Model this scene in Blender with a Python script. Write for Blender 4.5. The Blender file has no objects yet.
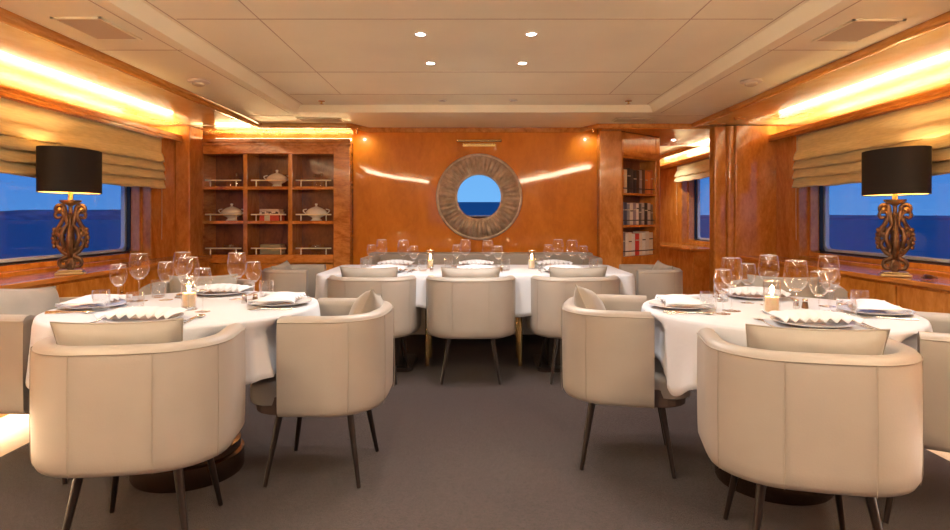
import bpy, math, random
from mathutils import Vector, Matrix
random.seed(7)
PI = math.pi
C = bpy.context.scene.collection
H = 1.18                      # eye height

# ------------------------------------------------------------------ helpers
class B:
    """collects geometry for ONE mesh object"""
    def __init__(s): s.v = []; s.f = []; s.m = []
    def add(s, vs, fs, mi=0):
        o = len(s.v); s.v += [tuple(p) for p in vs]
        for f in fs: s.f.append([o + i for i in f]); s.m.append(mi)
        return s
    def box(s, x0, x1, y0, y1, z0, z1, mi=0):
        x0, x1 = min(x0, x1), max(x0, x1); y0, y1 = min(y0, y1), max(y0, y1); z0, z1 = min(z0, z1), max(z0, z1)
        vs = [(x, y, z) for x in (x0, x1) for y in (y0, y1) for z in (z0, z1)]
        return s.add(vs, [(0, 1, 3, 2), (4, 6, 7, 5), (0, 4, 5, 1), (2, 3, 7, 6), (0, 2, 6, 4), (1, 5, 7, 3)], mi)
    def prism(s, poly, z0, z1, mi=0):
        a = sum(poly[i][0]*poly[(i+1) % len(poly)][1]-poly[(i+1) % len(poly)][0]*poly[i][1] for i in range(len(poly)))
        if a < 0: poly = poly[::-1]
        n = len(poly); vs = [(x, y, z0) for x, y in poly] + [(x, y, z1) for x, y in poly]
        fs = [tuple(range(n))[::-1], tuple(range(n, 2*n))] + [(i, (i+1) % n, n+(i+1) % n, n+i) for i in range(n)]
        return s.add(vs, fs, mi)
    def lathe(s, prof, seg=32, c=(0, 0, 0), mi=0, sx=1, sy=1):
        """prof: list of (r, z) from bottom to top; r = 0 gives a pole"""
        vs = []; rows = []
        for r, z in prof:
            if r < 1e-6:
                rows.append([len(vs)]); vs.append((c[0], c[1], c[2]+z))
            else:
                rows.append(list(range(len(vs), len(vs)+seg)))
                vs += [(c[0]+sx*r*math.cos(2*PI*i/seg), c[1]+sy*r*math.sin(2*PI*i/seg), c[2]+z) for i in range(seg)]
        fs = []
        for a, b in zip(rows, rows[1:]):
            for i in range(seg):
                j = (i+1) % seg
                if len(a) == 1 and len(b) == 1: continue
                if len(a) == 1: fs.append((a[0], b[j], b[i]))
                elif len(b) == 1: fs.append((a[i], a[j], b[0]))
                else: fs.append((a[i], a[j], b[j], b[i]))
        return s.add(vs, fs, mi)
    def tube(s, path, rad, seg=8, mi=0, closed=False, flat=1.0):
        P = [Vector(p) for p in path]; n = len(P)
        R = rad if isinstance(rad, (list, tuple)) else [rad]*n
        vs = []; up = None
        for i, p in enumerate(P):
            if closed: t = P[(i+1) % n]-P[i-1]
            else: t = P[min(i+1, n-1)]-P[max(i-1, 0)]
            t = t.normalized() if t.length > 1e-9 else Vector((0, 0, 1))
            if up is None:
                up = Vector((0, 0, 1)) if abs(t.z) < .9 else Vector((0, 1, 0))
            u = (up - t*up.dot(t))
            if u.length < 1e-6: u = t.orthogonal()
            u.normalize(); w = t.cross(u); up = u
            for k in range(seg):
                a = 2*PI*k/seg
                vs.append(p + (u*math.cos(a) + w*math.sin(a)*flat)*R[i])
        fs = []
        for i in range(n if closed else n-1):
            for k in range(seg):
                a = i*seg+k; b = i*seg+(k+1) % seg; j = (i+1) % n
                fs.append((a, b, j*seg+(k+1) % seg, j*seg+k))
        if not closed:
            fs.append(tuple(range(seg))[::-1]); fs.append(tuple((n-1)*seg+k for k in range(seg)))
        return s.add(vs, fs, mi)
    def grid(s, nu, nv, fn, mi=0, cu=False, cv=False):
        vs = [fn(i, j) for i in range(nu) for j in range(nv)]
        fs = []
        for i in range(nu if cu else nu-1):
            for j in range(nv if cv else nv-1):
                a, b = i, (i+1) % nu; c, d = j, (j+1) % nv
                fs.append((a*nv+c, b*nv+c, b*nv+d, a*nv+d))
        return s.add(vs, fs, mi)
    def sphere(s, c, r, seg=16, mi=0):
        if not isinstance(r, (list, tuple)): r = (r, r, r)
        prof = [(math.sin(PI*k/(seg//2)), -math.cos(PI*k/(seg//2))) for k in range(seg//2+1)]
        o = len(s.v); s.lathe(prof, seg, (0, 0, 0), mi)
        for i in range(o, len(s.v)):
            x, y, z = s.v[i]; s.v[i] = (c[0]+x*r[0], c[1]+y*r[1], c[2]+z*r[2])
        return s
    def xf(s, M, frm=0):
        for i in range(frm, len(s.v)): s.v[i] = tuple(M @ Vector(s.v[i]))
        return s
    def build(s, name, mats, parent=None, smooth=None, bevel=0, sub=0, solid=0, loc=None):
        me = bpy.data.meshes.new(name); me.from_pydata(s.v, [], s.f); me.update()
        if not isinstance(mats, (list, tuple)): mats = [mats]
        for m in mats: me.materials.append(m)
        for p, mi in zip(me.polygons, s.m): p.material_index = mi
        if smooth is not None:
            for p in me.polygons: p.use_smooth = True
            me.set_sharp_from_angle(angle=math.radians(smooth))
        o = bpy.data.objects.new(name, me); C.objects.link(o)
        if parent: o.parent = parent
        if loc: o.location = loc
        if solid:
            m = o.modifiers.new('solid', 'SOLIDIFY'); m.thickness = solid; m.offset = 0
        if bevel:
            m = o.modifiers.new('bevel', 'BEVEL'); m.width = bevel; m.segments = 2; m.limit_method = 'ANGLE'; m.angle_limit = math.radians(50)
            m.harden_normals = False
        if sub:
            m = o.modifiers.new('sub', 'SUBSURF'); m.levels = sub; m.render_levels = sub
        return o

def thing(name, label, cat, loc=(0, 0, 0), rz=0, group=None):
    o = bpy.data.objects.new(name, None); C.objects.link(o)
    o.location = loc; o.rotation_euler = (0, 0, rz); o.empty_display_size = .1
    o['label'] = label; o['category'] = cat
    if group: o['group'] = group
    return o
def tag(o, label, cat, group=None, kind=None):
    o['label'] = label; o['category'] = cat
    if group: o['group'] = group
    if kind: o['kind'] = kind
    return o
def struct(o): o['kind'] = 'structure'; return o
def kids(o): return [c for c in C.objects if c.parent == o]
def dup(o, loc=None, rz=None, label=None, group=None, parent=None):
    c = o.copy(); C.objects.link(c); c.parent = parent
    if loc is not None: c.location = loc
    if rz is not None: c.rotation_euler = (0, 0, rz)
    if label: c['label'] = label
    if group: c['group'] = group
    for ch in kids(o): dup(ch, parent=c)
    return c
def light(kind, loc, energy, color, parent=None, size=.05, spot=None, blend=.5, aim=None, sy=None, spread=None):
    d = bpy.data.lights.new('light', kind); d.energy = energy; d.color = color
    if kind == 'AREA':
        d.size = size
        if sy: d.shape = 'RECTANGLE'; d.size_y = sy
        if spread: d.spread = math.radians(spread)
    else: d.shadow_soft_size = size
    if kind == 'SPOT': d.spot_size = math.radians(spot); d.spot_blend = blend
    o = bpy.data.objects.new('light', d); C.objects.link(o); o.location = loc
    if parent: o.parent = parent
    if aim is not None:
        o.rotation_euler = (Vector(aim)-Vector(loc)).to_track_quat('-Z', 'Y').to_euler()
    return o

# ------------------------------------------------------------------ materials
def new_mat(name):
    m = bpy.data.materials.new(name); m.use_nodes = True
    nt = m.node_tree; b = nt.nodes['Principled BSDF']
    return m, nt, b
def mat(name, col, rough=.5, metal=0, coat=0, noise=0, nscale=20, bump=0, bscale=60, spec=.5, sss=0, sheen=0, stretch=(1, 1, 1), col2=None, emis=None, es=0):
    m, nt, b = new_mat(name); L = nt.links
    b.inputs['Base Color'].default_value = (*col, 1); b.inputs['Roughness'].default_value = rough
    b.inputs['Metallic'].default_value = metal; b.inputs['Coat Weight'].default_value = coat
    b.inputs['Coat Roughness'].default_value = .06
    b.inputs['Specular IOR Level'].default_value = spec
    if sheen: b.inputs['Sheen Weight'].default_value = sheen
    if sss:
        b.inputs['Subsurface Weight'].default_value = sss; b.inputs['Subsurface Radius'].default_value = (.03, .015, .008)
    if emis: b.inputs['Emission Color'].default_value = (*emis, 1); b.inputs['Emission Strength'].default_value = es
    tc = nt.nodes.new('ShaderNodeTexCoord'); mp = nt.nodes.new('ShaderNodeMapping'); mp.inputs['Scale'].default_value = stretch
    L.new(tc.outputs['Object'], mp.inputs['Vector'])
    if noise or col2:
        n = nt.nodes.new('ShaderNodeTexNoise'); n.inputs['Scale'].default_value = nscale; n.inputs['Detail'].default_value = 4
        L.new(mp.outputs[0], n.inputs['Vector'])
        r = nt.nodes.new('ShaderNodeValToRGB')
        c2 = col2 or tuple(c*(1-noise) for c in col); c1 = col if col2 else tuple(min(1, c*(1+noise*.5)) for c in col)
        r.color_ramp.elements[0].position = .35; r.color_ramp.elements[1].position = .65
        r.color_ramp.elements[0].color = (*c2, 1); r.color_ramp.elements[1].color = (*c1, 1)
        L.new(n.outputs['Fac'], r.inputs[0]); L.new(r.outputs[0], b.inputs['Base Color'])
    if bump:
        n2 = nt.nodes.new('ShaderNodeTexNoise'); n2.inputs['Scale'].default_value = bscale; n2.inputs['Detail'].default_value = 3
        L.new(mp.outputs[0], n2.inputs['Vector'])
        bp = nt.nodes.new('ShaderNodeBump'); bp.inputs['Strength'].default_value = bump; bp.inputs['Distance'].default_value = .01
        L.new(n2.outputs['Fac'], bp.inputs['Height']); L.new(bp.outputs[0], b.inputs['Normal'])
    return m
def wood(name, dark, mid, lite, stretch=(2.2, 2.2, 1.0), rough=.22, coat=.55, scale=2.2, wave=0):
    m, nt, b = new_mat(name); L = nt.links; N = nt.nodes
    tc = N.new('ShaderNodeTexCoord'); mp = N.new('ShaderNodeMapping'); mp.inputs['Scale'].default_value = stretch
    L.new(tc.outputs['Object'], mp.inputs['Vector'])
    n1 = N.new('ShaderNodeTexNoise'); n1.inputs['Scale'].default_value = scale; n1.inputs['Detail'].default_value = 6; n1.inputs['Distortion'].default_value = 1.6
    L.new(mp.outputs[0], n1.inputs['Vector'])
    n2 = N.new('ShaderNodeTexNoise'); n2.inputs['Scale'].default_value = scale*9; n2.inputs['Detail'].default_value = 4; n2.inputs['Distortion'].default_value = .6
    L.new(mp.outputs[0], n2.inputs['Vector'])
    mx = N.new('ShaderNodeMath'); mx.operation = 'MULTIPLY_ADD'; mx.inputs[1].default_value = .35
    L.new(n2.outputs['Fac'], mx.inputs[0]); 
    sc = N.new('ShaderNodeMath'); sc.operation = 'MULTIPLY'; sc.inputs[1].default_value = .65
    L.new(n1.outputs['Fac'], sc.inputs[0]); L.new(sc.outputs[0], mx.inputs[2])
    r = N.new('ShaderNodeValToRGB'); e = r.color_ramp.elements
    e[0].position = .36; e[0].color = (*dark, 1); e[1].position = .64; e[1].color = (*lite, 1)
    k = e.new(.5); k.color = (*mid, 1)
    L.new(mx.outputs[0], r.inputs[0]); L.new(r.outputs[0], b.inputs['Base Color'])
    b.inputs['Roughness'].default_value = rough; b.inputs['Coat Weight'].default_value = coat; b.inputs['Coat Roughness'].default_value = .04
    if wave:
        n3 = N.new('ShaderNodeTexNoise'); n3.inputs['Scale'].default_value = 1.3; n3.inputs['Detail'].default_value = 0
        L.new(tc.outputs['Object'], n3.inputs['Vector'])
        bp = N.new('ShaderNodeBump'); bp.inputs['Strength'].default_value = wave; bp.inputs['Distance'].default_value = .02
        L.new(n3.outputs['Fac'], bp.inputs['Height']); L.new(bp.outputs[0], b.inputs['Coat Normal'])
    return m
def emit(name, col, s):
    m, nt, b = new_mat(name); nt.nodes.remove(b)
    e = nt.nodes.new('ShaderNodeEmission'); e.inputs[0].default_value = (*col, 1); e.inputs[1].default_value = s
    nt.links.new(e.outputs[0], nt.nodes['Material Output'].inputs[0]); return m
def thin_glass(name, base=.05, edge=.75, tint=(.97, .97, .97), power=3.0, rough=0.02):
    m, nt, b = new_mat(name); nt.nodes.remove(b); N = nt.nodes; L = nt.links
    t = N.new('ShaderNodeBsdfTransparent'); t.inputs[0].default_value = (*tint, 1)
    g = N.new('ShaderNodeBsdfGlossy'); g.inputs['Roughness'].default_value = rough; g.inputs[0].default_value = (1, 1, 1, 1)
    lw = N.new('ShaderNodeLayerWeight'); lw.inputs[0].default_value = .5
    p = N.new('ShaderNodeMath'); p.operation = 'POWER'; p.inputs[1].default_value = power; L.new(lw.outputs['Facing'], p.inputs[0])
    a = N.new('ShaderNodeMath'); a.operation = 'MULTIPLY_ADD'; a.inputs[1].default_value = edge; a.inputs[2].default_value = base
    L.new(p.outputs[0], a.inputs[0])
    mx = N.new('ShaderNodeMixShader'); L.new(a.outputs[0], mx.inputs[0]); L.new(t.outputs[0], mx.inputs[1]); L.new(g.outputs[0], mx.inputs[2])
    L.new(mx.outputs[0], N['Material Output'].inputs[0]); return m

M = {}
M['wall'] = wood('back_wall_veneer', (.56, .165, .005), (.64, .205, .008), (.70, .24, .012), stretch=(1.5, 1.5, .8), scale=1.6, rough=.35, coat=.5, wave=.5)
M['wall'].node_tree.nodes['Principled BSDF'].inputs['Specular IOR Level'].default_value = .2
M['wood'] = wood('cherry_wood', (.45, .155, .02), (.57, .215, .032), (.67, .28, .052), wave=.1)
M['woodh'] = wood('cherry_wood_horizontal', (.36, .11, .016), (.56, .21, .038), (.66, .27, .06), stretch=(1.2, .5, 3), wave=.1)
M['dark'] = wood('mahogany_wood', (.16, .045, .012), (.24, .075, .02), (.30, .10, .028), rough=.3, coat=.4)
M['soffit'] = wood('burl_soffit', (.60, .36, .13), (.68, .45, .19), (.74, .52, .25), stretch=(1, .5, 1), rough=.22, coat=.6, scale=1.4)
M['crown'] = wood('crown_wood', (.45, .17, .03), (.60, .26, .06), (.70, .34, .09), stretch=(3, .5, 3), rough=.2, coat=.7)
M['ceiling'] = mat('cream_ceiling_panel', (.94, .89, .66), .42, noise=.04, nscale=2)
M['ceilline'] = mat('ceiling_joint', (.56, .44, .29), .6)
M['vent'] = mat('vent_louvre', (.62, .52, .37), .5)
M['carpet'] = mat('carpet_weave', (.040, .0225, .025), .95, noise=.6, nscale=130, bump=.8, bscale=260, spec=.1, sheen=.2)
M['border'] = mat('pale_floor_border', (.55, .42, .28), .3, noise=.2, nscale=6)
M['cloth'] = mat('white_linen', (.49, .50, .55), .85, bump=.10, bscale=40, spec=.2, sheen=.15)
M['napkin'] = mat('white_napkin', (.60, .61, .66), .8, bump=.1, bscale=200, spec=.2)
M['leather'] = mat('cream_leather', (.300, .262, .232), .45, bump=.05, bscale=150, noise=.05, nscale=5)
M['leather_seam'] = mat('cream_leather_seam', (.265, .23, .195), .5)
M['pillow'] = mat('beige_velvet', (.265, .235, .205), .6, noise=.10, nscale=6, bump=.15, bscale=14, sheen=.3)
M['leg'] = mat('dark_bronze_leg', (.022, .015, .013), .35, metal=.4)
M['under'] = mat('brown_webbing', (.10, .06, .045), .8)
M['brass'] = mat('brass', (.75, .52, .22), .25, metal=1)
M['bronze'] = mat('polished_bronze', (.28, .20, .15), .22, metal=1)
M['silver'] = mat('polished_silver', (.75, .72, .68), .16, metal=1)
M['steel'] = mat('satin_rail', (.92, .82, .62), .35, metal=.2)
M['porcelain'] = mat('white_porcelain', (.70, .70, .72), .2, coat=.4)
M['china'] = mat('cream_china', (.92, .88, .80), .15, coat=.5)
M['shade'] = mat('black_shade_fabric', (.012, .010, .010), .75, bump=.05, bscale=200)
M['shade_in'] = mat('gold_shade_lining', (.85, .62, .25), .45)
M['carved'] = mat('carved_bronze_gilt', (.26, .15, .075), .38, metal=.6, col2=(.09, .045, .025), nscale=22, bump=.4, bscale=60)
M['gilt'] = mat('gilt', (.62, .45, .22), .35, metal=.9, bump=.2, bscale=50)
M['blind'] = mat('gold_blind_fabric', (.64, .52, .27), .75, noise=.12, nscale=30, stretch=(1, .3, 3), bump=.15, bscale=14, sheen=.3)
M['frame_m'] = mat('fluted_frame_bronze', (.56, .45, .35), .36, metal=.3, noise=.25, nscale=14)
M['mirror'] = mat('mirror_silvering', (.92, .94, .95), .0, metal=1)
M['gasket'] = mat('black_gasket', (.012, .012, .018), .4)
M['white_frame'] = mat('white_window_jamb', (.85, .87, .9), .35)
M['glass'] = thin_glass('wine_glass', .06, .94, power=2.6)
M['rim'] = thin_glass('glass_rim', .6, .4, power=1.5)
M['pane'] = thin_glass('window_pane', .03, .35, (.93, .96, 1), 4)
M['wax'] = mat('candle_wax', (.70, .52, .34), .5, sss=.6)
M['flame'] = emit('candle_flame', (1, .66, .28), 40)
M['led'] = emit('warm_led', (1, .80, .48), 26)
M['led_s'] = emit('soft_led', (1, .74, .36), 24)
M['led_toe'] = emit('warm_toe_led', (1, .80, .50), 40)
M['led_toe_r'] = emit('soft_toe_led', (1, .88, .74), 26)
M['linear'] = emit('opal_linear_light', (1, .80, .55), 48)
M['bulb'] = emit('warm_bulb', (1, .72, .35), 14)
M['spotlens'] = emit('white_spot_lens', (.95, .97, 1), 45)
M['spotoff'] = mat('unlit_lens', (.25, .2, .15), .2)
M['white'] = mat('white_plastic', (.75, .68, .58), .4)
def sea_mat():
    m, nt, b_ = new_mat('sea_water'); nt.nodes.remove(b_)
    d = nt.nodes.new('ShaderNodeBsdfDiffuse'); d.inputs[0].default_value = (.13, .40, .52, 1); g = nt.nodes.new('ShaderNodeBsdfGlossy'); g.inputs[1].default_value = .5
    x = nt.nodes.new('ShaderNodeMixShader'); x.inputs[0].default_value = .06; L_ = nt.links
    L_.new(d.outputs[0], x.inputs[1]); L_.new(g.outputs[0], x.inputs[2]); L_.new(x.outputs[0], nt.nodes['Material Output'].inputs[0]); return m
M['sea'] = sea_mat()
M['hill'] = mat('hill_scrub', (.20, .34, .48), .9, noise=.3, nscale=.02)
M['deck'] = mat('teak_deck', (.30, .17, .09), .6, stretch=(8, .4, 1), noise=.3, nscale=3)
M['hull'] = mat('painted_bulwark', (.16, .06, .05), .4)
M['cap'] = mat('cream_cap_rail', (.8, .74, .66), .4)

# ------------------------------------------------------------------ setting: shell
Y0, YB = -2.6, 6.55
fl = B(); fl.box(-3.35, 3.35, Y0-.1, 10.1, -.12, 0)
struct(fl.build('floor', M['border']))
cp = B(); cp.box(-2.32, 2.28, Y0+.3, 6.36, 0, .012)
cp.box(1.62, 2.28, 6.36, 7.0, 0, .012)
tag(cp.build('carpet', M['carpet']), 'dark mauve-brown woven carpet covering the middle of the floor', 'carpet')

# side walls with window openings, Z up to the cove shelf
def side_wall(name, s, opens, y1):
    b = B()
    X0, X1 = s*3.05, s*3.31
    ys = sorted(opens); y = Y0
    for (a, c) in ys:
        b.box(X0, X1, y, a, 0, 1.97); b.box(X0, X1, a, c, 0, .825); b.box(X0, X1, a, c, 1.90, 1.97); y = c
    b.box(X0, X1, y, y1, 0, 1.97)
    b.box(s*3.33, s*3.40, Y0, y1, 1.97, 2.2)        # back of the cove
    return struct(b.build(name, M['wood'], bevel=.006))
side_wall('wall_left', -1, [(3.84, 5.65)], 6.95)
side_wall('wall_right', 1, [(3.55, 5.65), (7.25, 8.85)], 10.1)

def window(n, s, ya, yb):
    """frame with rounded corners in the recess, gasket and pane"""
    def ring(b, y0, y1, z0, z1, r, w, xa, xb):
        def rr(y0, y1, z0, z1, r):
            pts = []
            for cy, cz, a0 in ((y1-r, z1-r, 0), (y0+r, z1-r, 90), (y0+r, z0+r, 180), (y1-r, z0+r, 270)):
                for k in range(6):
                    a = math.radians(a0+18*k); pts.append((cy+r*math.cos(a), cz+r*math.sin(a)))
            return pts
        inn = rr(y0+w, y1-w, z0+w, z1-w, max(.005, r)); out = rr(y0, y1, z0, z1, max(.005, r))
        k = len(inn); vs = [(xa, *p) for p in out]+[(xa, *p) for p in inn]+[(xb, *p) for p in inn]+[(xb, *p) for p in out]
        fs = []
        for i in range(k):
            j = (i+1) % k
            fs += [(i, j, k+j, k+i), (k+i, k+j, 2*k+j, 2*k+i), (2*k+i, 2*k+j, 3*k+j, 3*k+i)]
        b.add(vs, fs)
    f = B(); ring(f, ya, yb, .825, 1.90, .03, .035, s*3.14, s*3.235)
    o = struct(f.build('window_%d' % n, M['wood'], smooth=40))
    g = B(); ring(g, ya+.03, yb-.03, .855, 1.87, .05, .018, s*3.22, s*3.25)
    g.build('gasket', M['gasket'], o, smooth=40)
    j = B(); ring(j, ya+.03, yb-.03, .865, 1.87, .05, .03, s*3.266, s*3.30)
    j.build('outer_jamb', M['white_frame'], o, smooth=40)
    p = B(); p.box(s*3.25, s*3.262, ya+.035, yb-.035, .86, 1.865); p.build('pane', M['pane'], o)
window(1, -1, 3.84, 5.65); window(2, 1, 3.55, 5.65); window(3, 1, 7.25, 8.85)

# back wall between the cabinet and the bookcase
b = B(); b.box(-1.33, 1.33, YB, 6.95, 0, 2.2); struct(b.build('wall_back', M['wall']))
b = B(); b.box(-3.35, -1.33, 6.85, 6.95, 0, 2.2); b.box(-3.05, -2.90, 6.1, 6.40, 0, 2.12); b.box(-3.35, -3.04, 6.1, 6.2, 1.97, 2.12)
struct(b.build('wall_back_left', M['wood'], bevel=.01))
b = B(); b.prism([(1.33, 6.4), (1.565, 6.4), (1.40, 6.62), (1.33, 6.62)], 0, 2.11); b.box(1.33, 1.42, 6.6, 7.1, 0, 2.2)
struct(b.build('wall_back_right', M['wood'], bevel=.008))
b = B(); b.box(1.85, 2.0, 7.13, 10.1, 0, 2.2); b.box(1.33, 2.0, 7.1, 7.13, 0, 2.2); struct(b.build('wall_passage', M['wood']))
b = B(); b.box(2.0, 3.35, 10, 10.1, 0, 2.2); struct(b.build('wall_passage_end', M['wood']))
# structural pier at the end of the right cove
def rbox(b, x0, x1, y0, y1, z0, z1, r, mi=0):
    pts = []
    for cx, cy, a0 in ((x1-r, y1-r, 0), (x0+r, y1-r, 90), (x0+r, y0+r, 180), (x1-r, y0+r, 270)):
        for k in range(5):
            a = math.radians(a0+22.5*k); pts.append((cx+r*math.cos(a), cy+r*math.sin(a)))
    b.prism(pts, z0, z1, mi)
b = B(); rbox(b, 2.64, 3.06, 6.08, 6.5, 0, 2.115, .015); rbox(b, 2.455, 2.66, 6.16, 6.30, 0, 2.115, .02)
rbox(b, 2.575, 2.66, 6.11, 6.3, 0, 2.115, .03); b.box(2.9, 3.35, 6.12, 6.3, 1.9, 2.12)
struct(b.build('wall_pier', M['wood'], smooth=35))
# aft wall with the doorway to the deck
b = B(); b.box(-3.35, -1.1, Y0-.1, Y0, 0, 2.2); b.box(1.1, 3.35, Y0-.1, Y0, 0, 2.2); b.box(-1.1, 1.1, Y0-.1, Y0, 2.12, 2.2)
struct(b.build('wall_aft', M['wood']))
b = B()
for x in (-1.1, 1.04): b.box(x, x+.06, Y0-.12, Y0+.02, 0, 2.12)
b.box(-1.1, 1.1, Y0-.12, Y0+.02, 2.07, 2.12)
d = struct(b.build('door_1', M['dark']))
# ceiling: outer field, lip and raised centre tray
TX, TY = 1.62, 5.44
b = B()
b.box(-2.25, -TX, Y0, 6.22, 2.16, 2.26); b.box(TX, 2.25, Y0, 6.3, 2.16, 2.26); b.box(-TX, TX, TY, 6.6, 2.16, 2.26)
b.box(-TX, TX, Y0, -1.9, 2.16, 2.26)
b.box(-TX-.02, TX+.02, Y0, TY+.02, 2.195, 2.26)
for s in (-1, 1):
    b.add([(s*TX, -1.9, 2.138), (s*TX, TY, 2.138), (s*(TX-.06), TY-.06, 2.196), (s*(TX-.06), -1.9, 2.196)], [(0, 1, 2, 3)])
    b.box(s*TX, s*(TX+.05), -1.9, TY+.05, 2.138, 2.162)
b.add([(-TX, TY, 2.138), (TX, TY, 2.138), (TX-.06, TY-.06, 2.196), (-TX+.06, TY-.06, 2.196)], [(0, 1, 2, 3)])
b.box(-TX-.05, TX+.05, TY, TY+.05, 2.138, 2.162)
b.box(1.3, 3.4, 7.7, 10.1, 2.16, 2.26)
for y in (-.3, .85, 1.95, 3.06, 4.17, 4.92): b.box(-TX+.1, TX-.1, y-.004, y+.004, 2.1935, 2.1955, 1)
for s in (-1, 1):
    b.box(s*1.1-.003, s*1.1+.003, -1.9, 4.92, 2.1935, 2.1955, 1)
    b.box(s*1.735-.003, s*1.735+.003, -1.9, 5.6, 2.1585, 2.1605, 1); b.box(s*(TX-.085)-.003, s*(TX-.085)+.003, -1.9, 5.35, 2.1935, 2.1955, 1); b.box(s*(TX+.055)-.004, s*(TX+.055)+.004, -1.9, 5.5, 2.1585, 2.1605, 1)
    for y in (1.2, 3.5, 5.75): b.box(s*1.67, s*2.2, y-.003, y+.003, 2.1585, 2.1605, 1)
struct(b.build('ceiling', [M['ceiling'], M['ceilline']]))
# veneer soffits over the windows
b = B(); b.box(-2.25, -3.4, Y0, 6.15, 2.125, 2.2)
struct(b.build('ceiling_soffit_left', M['soffit']))
b = B(); b.box(2.25, 3.4, Y0, 6.15, 2.125, 2.2); b.box(2.9, 3.4, 7.7, 10.1, 2.10, 2.16)
struct(b.build('ceiling_soffit_right', M['soffit']))
b = B(); b.box(-3.35, -1.33, 6.2, 6.86, 2.125, 2.2); b.box(-2.3, -3.35, 6.12, 6.22, 2.12, 2.2)
struct(b.build('ceiling_soffit_cabinet', M['soffit']))
b = B(); b.box(1.33, 3.35, 6.24, 7.7, 2.105, 2.2); struct(b.build('ceiling_soffit_passage', M['wood']))
# crown trim
def crown(n, pts):
    b = B(); P = [Vector((x, y, 0)) for x, y in pts]
    def off(i, d):
        if i == 0: t = (P[1]-P[0]).normalized(); nn = Vector((-t.y, t.x, 0)); return P[0]+nn*d
        if i == len(P)-1: t = (P[-1]-P[-2]).normalized(); nn = Vector((-t.y, t.x, 0)); return P[-1]+nn*d
        t1 = (P[i]-P[i-1]).normalized(); t2 = (P[i+1]-P[i]).normalized()
        n1 = Vector((-t1.y, t1.x, 0)); n2 = Vector((-t2.y, t2.x, 0)); bb = (n1+n2).normalized()
        return P[i]+bb*(d/max(.3, bb.dot(n1)))
    prof = [(.0, 2.165), (.0, 2.152), (.010, 2.138), (.014, 2.140), (.022, 2.136), (.026, 2.124), (.036, 2.116), (.050, 2.114), (.064, 2.118), (.07, 2.13), (.07, 2.165)]
    prof = [(d-.035, z) for d, z in prof]
    b.grid(len(P), len(prof), lambda i, j: (off(i, prof[j][0]).x, off(i, prof[j][0]).y, prof[j][1]))
    o = struct(b.build('trim_%d' % n, M['crown'], smooth=50)); return o
crown(1, [(-2.24, Y0), (-2.24, 6.24), (-1.30, 6.24), (-1.16, 6.54)])
crown(2, [(2.28, Y0), (2.28, 6.26), (1.30, 6.26), (1.16, 6.54)])
crown(3, [(-1.18, 6.53), (1.18, 6.53)])
crown(4, [(2.92, 7.7), (2.92, 10)])
# cove shelves and lips
def cove(n, s, ya, yb):
    b = B(); b.box(s*3.0, s*3.35, ya, yb, 1.965, 1.985); b.box(s*2.975, s*3.005, ya, yb, 1.952, 2.018)
    b.box(s*2.965, s*2.98, ya, yb, 1.972, 1.985)
    return struct(b.build('trim_%d' % n, M['woodh'], bevel=.004))
cove(5, -1, Y0, 6.12); cove(6, 1, Y0, 6.12); cove(7, 1, 6.5, 10)
# skirting behind the wall mirror side
b = B(); b.box(-1.33, 1.33, 6.52, 6.55, 0, .1); struct(b.build('baseboard_back', M['dark']))

# LED strips in the coves: things
def strip(label, x0, x1, y0, y1, z0, z1, m='led', group=None):
    b = B(); b.box(x0, x1, y0, y1, z0, z1)
    return tag(b.build('light_strip', M[m]), label, 'light strip', group)
strip('warm light strip hidden in the ceiling cove above the left window', -3.10, -3.06, -2.3, 6.08, 1.985, 2.005)
strip('warm light strip hidden in the ceiling cove above the right window', 3.06, 3.10, -2.3, 6.04, 1.985, 2.005)
strip('warm light strip in the cove of the passage behind the right pier', 3.12, 3.16, 6.55, 9.9, 1.985, 2.005)
strip('warm light strip on top of the display cabinet of tureens', -2.84, -1.36, 6.56, 6.60, 2.03, 2.05, 'led_s')
strip('warm light strip under the console below the left window', -2.80, -2.785, -.5, 6.0, .05, .07, 'led_toe')
strip('warm light strip under the console below the right window', 2.785, 2.80, -.5, 6.0, .05, .07, 'led_toe_r')

# ------------------------------------------------------------------ consoles under the windows
def console(label, s, ya, yb, endpost=False):
    t = thing('console_cabinet', label, 'cabinet', (s*2.86, (ya+yb)/2, 0))
    h = (yb-ya)/2
    b = B(); b.box(s*-.20, s*.165, -h, h, .768, .80)
    b.build('top', M['woodh'], t, bevel=.006)
    b = B(); b.box(s*-.155, s*.165, -h+.01, h-.01, .10, .768); b.build('body', M['wood'], t)
    b = B(); b.box(s*-.06, s*.165, -h+.01, h-.01, 0, .10); b.build('plinth', M['dark'], t)
    n = max(1, round(2*h/.78)); w = 2*h/n
    for k in range(n):
        y = -h+w*k
        d = B(); d.box(s*-.155, s*-.172, y+.012, y+w-.012, .12, .75)
        o = d.build('door', M['wood'], t, bevel=.004)
        kb = B(); kb.sphere((s*-.182, y+w-.05, .62), .012, 10); kb.build('knob', M['brass'], o, smooth=60)
    return t
console('long polished wood console running below the left window', -1, -.6, 6.08)
console('long polished wood console running below the right window', 1, -.6, 6.05)
console('short wood console in the passage seen past the right pier', 1, 7.39, 9.9)

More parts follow.
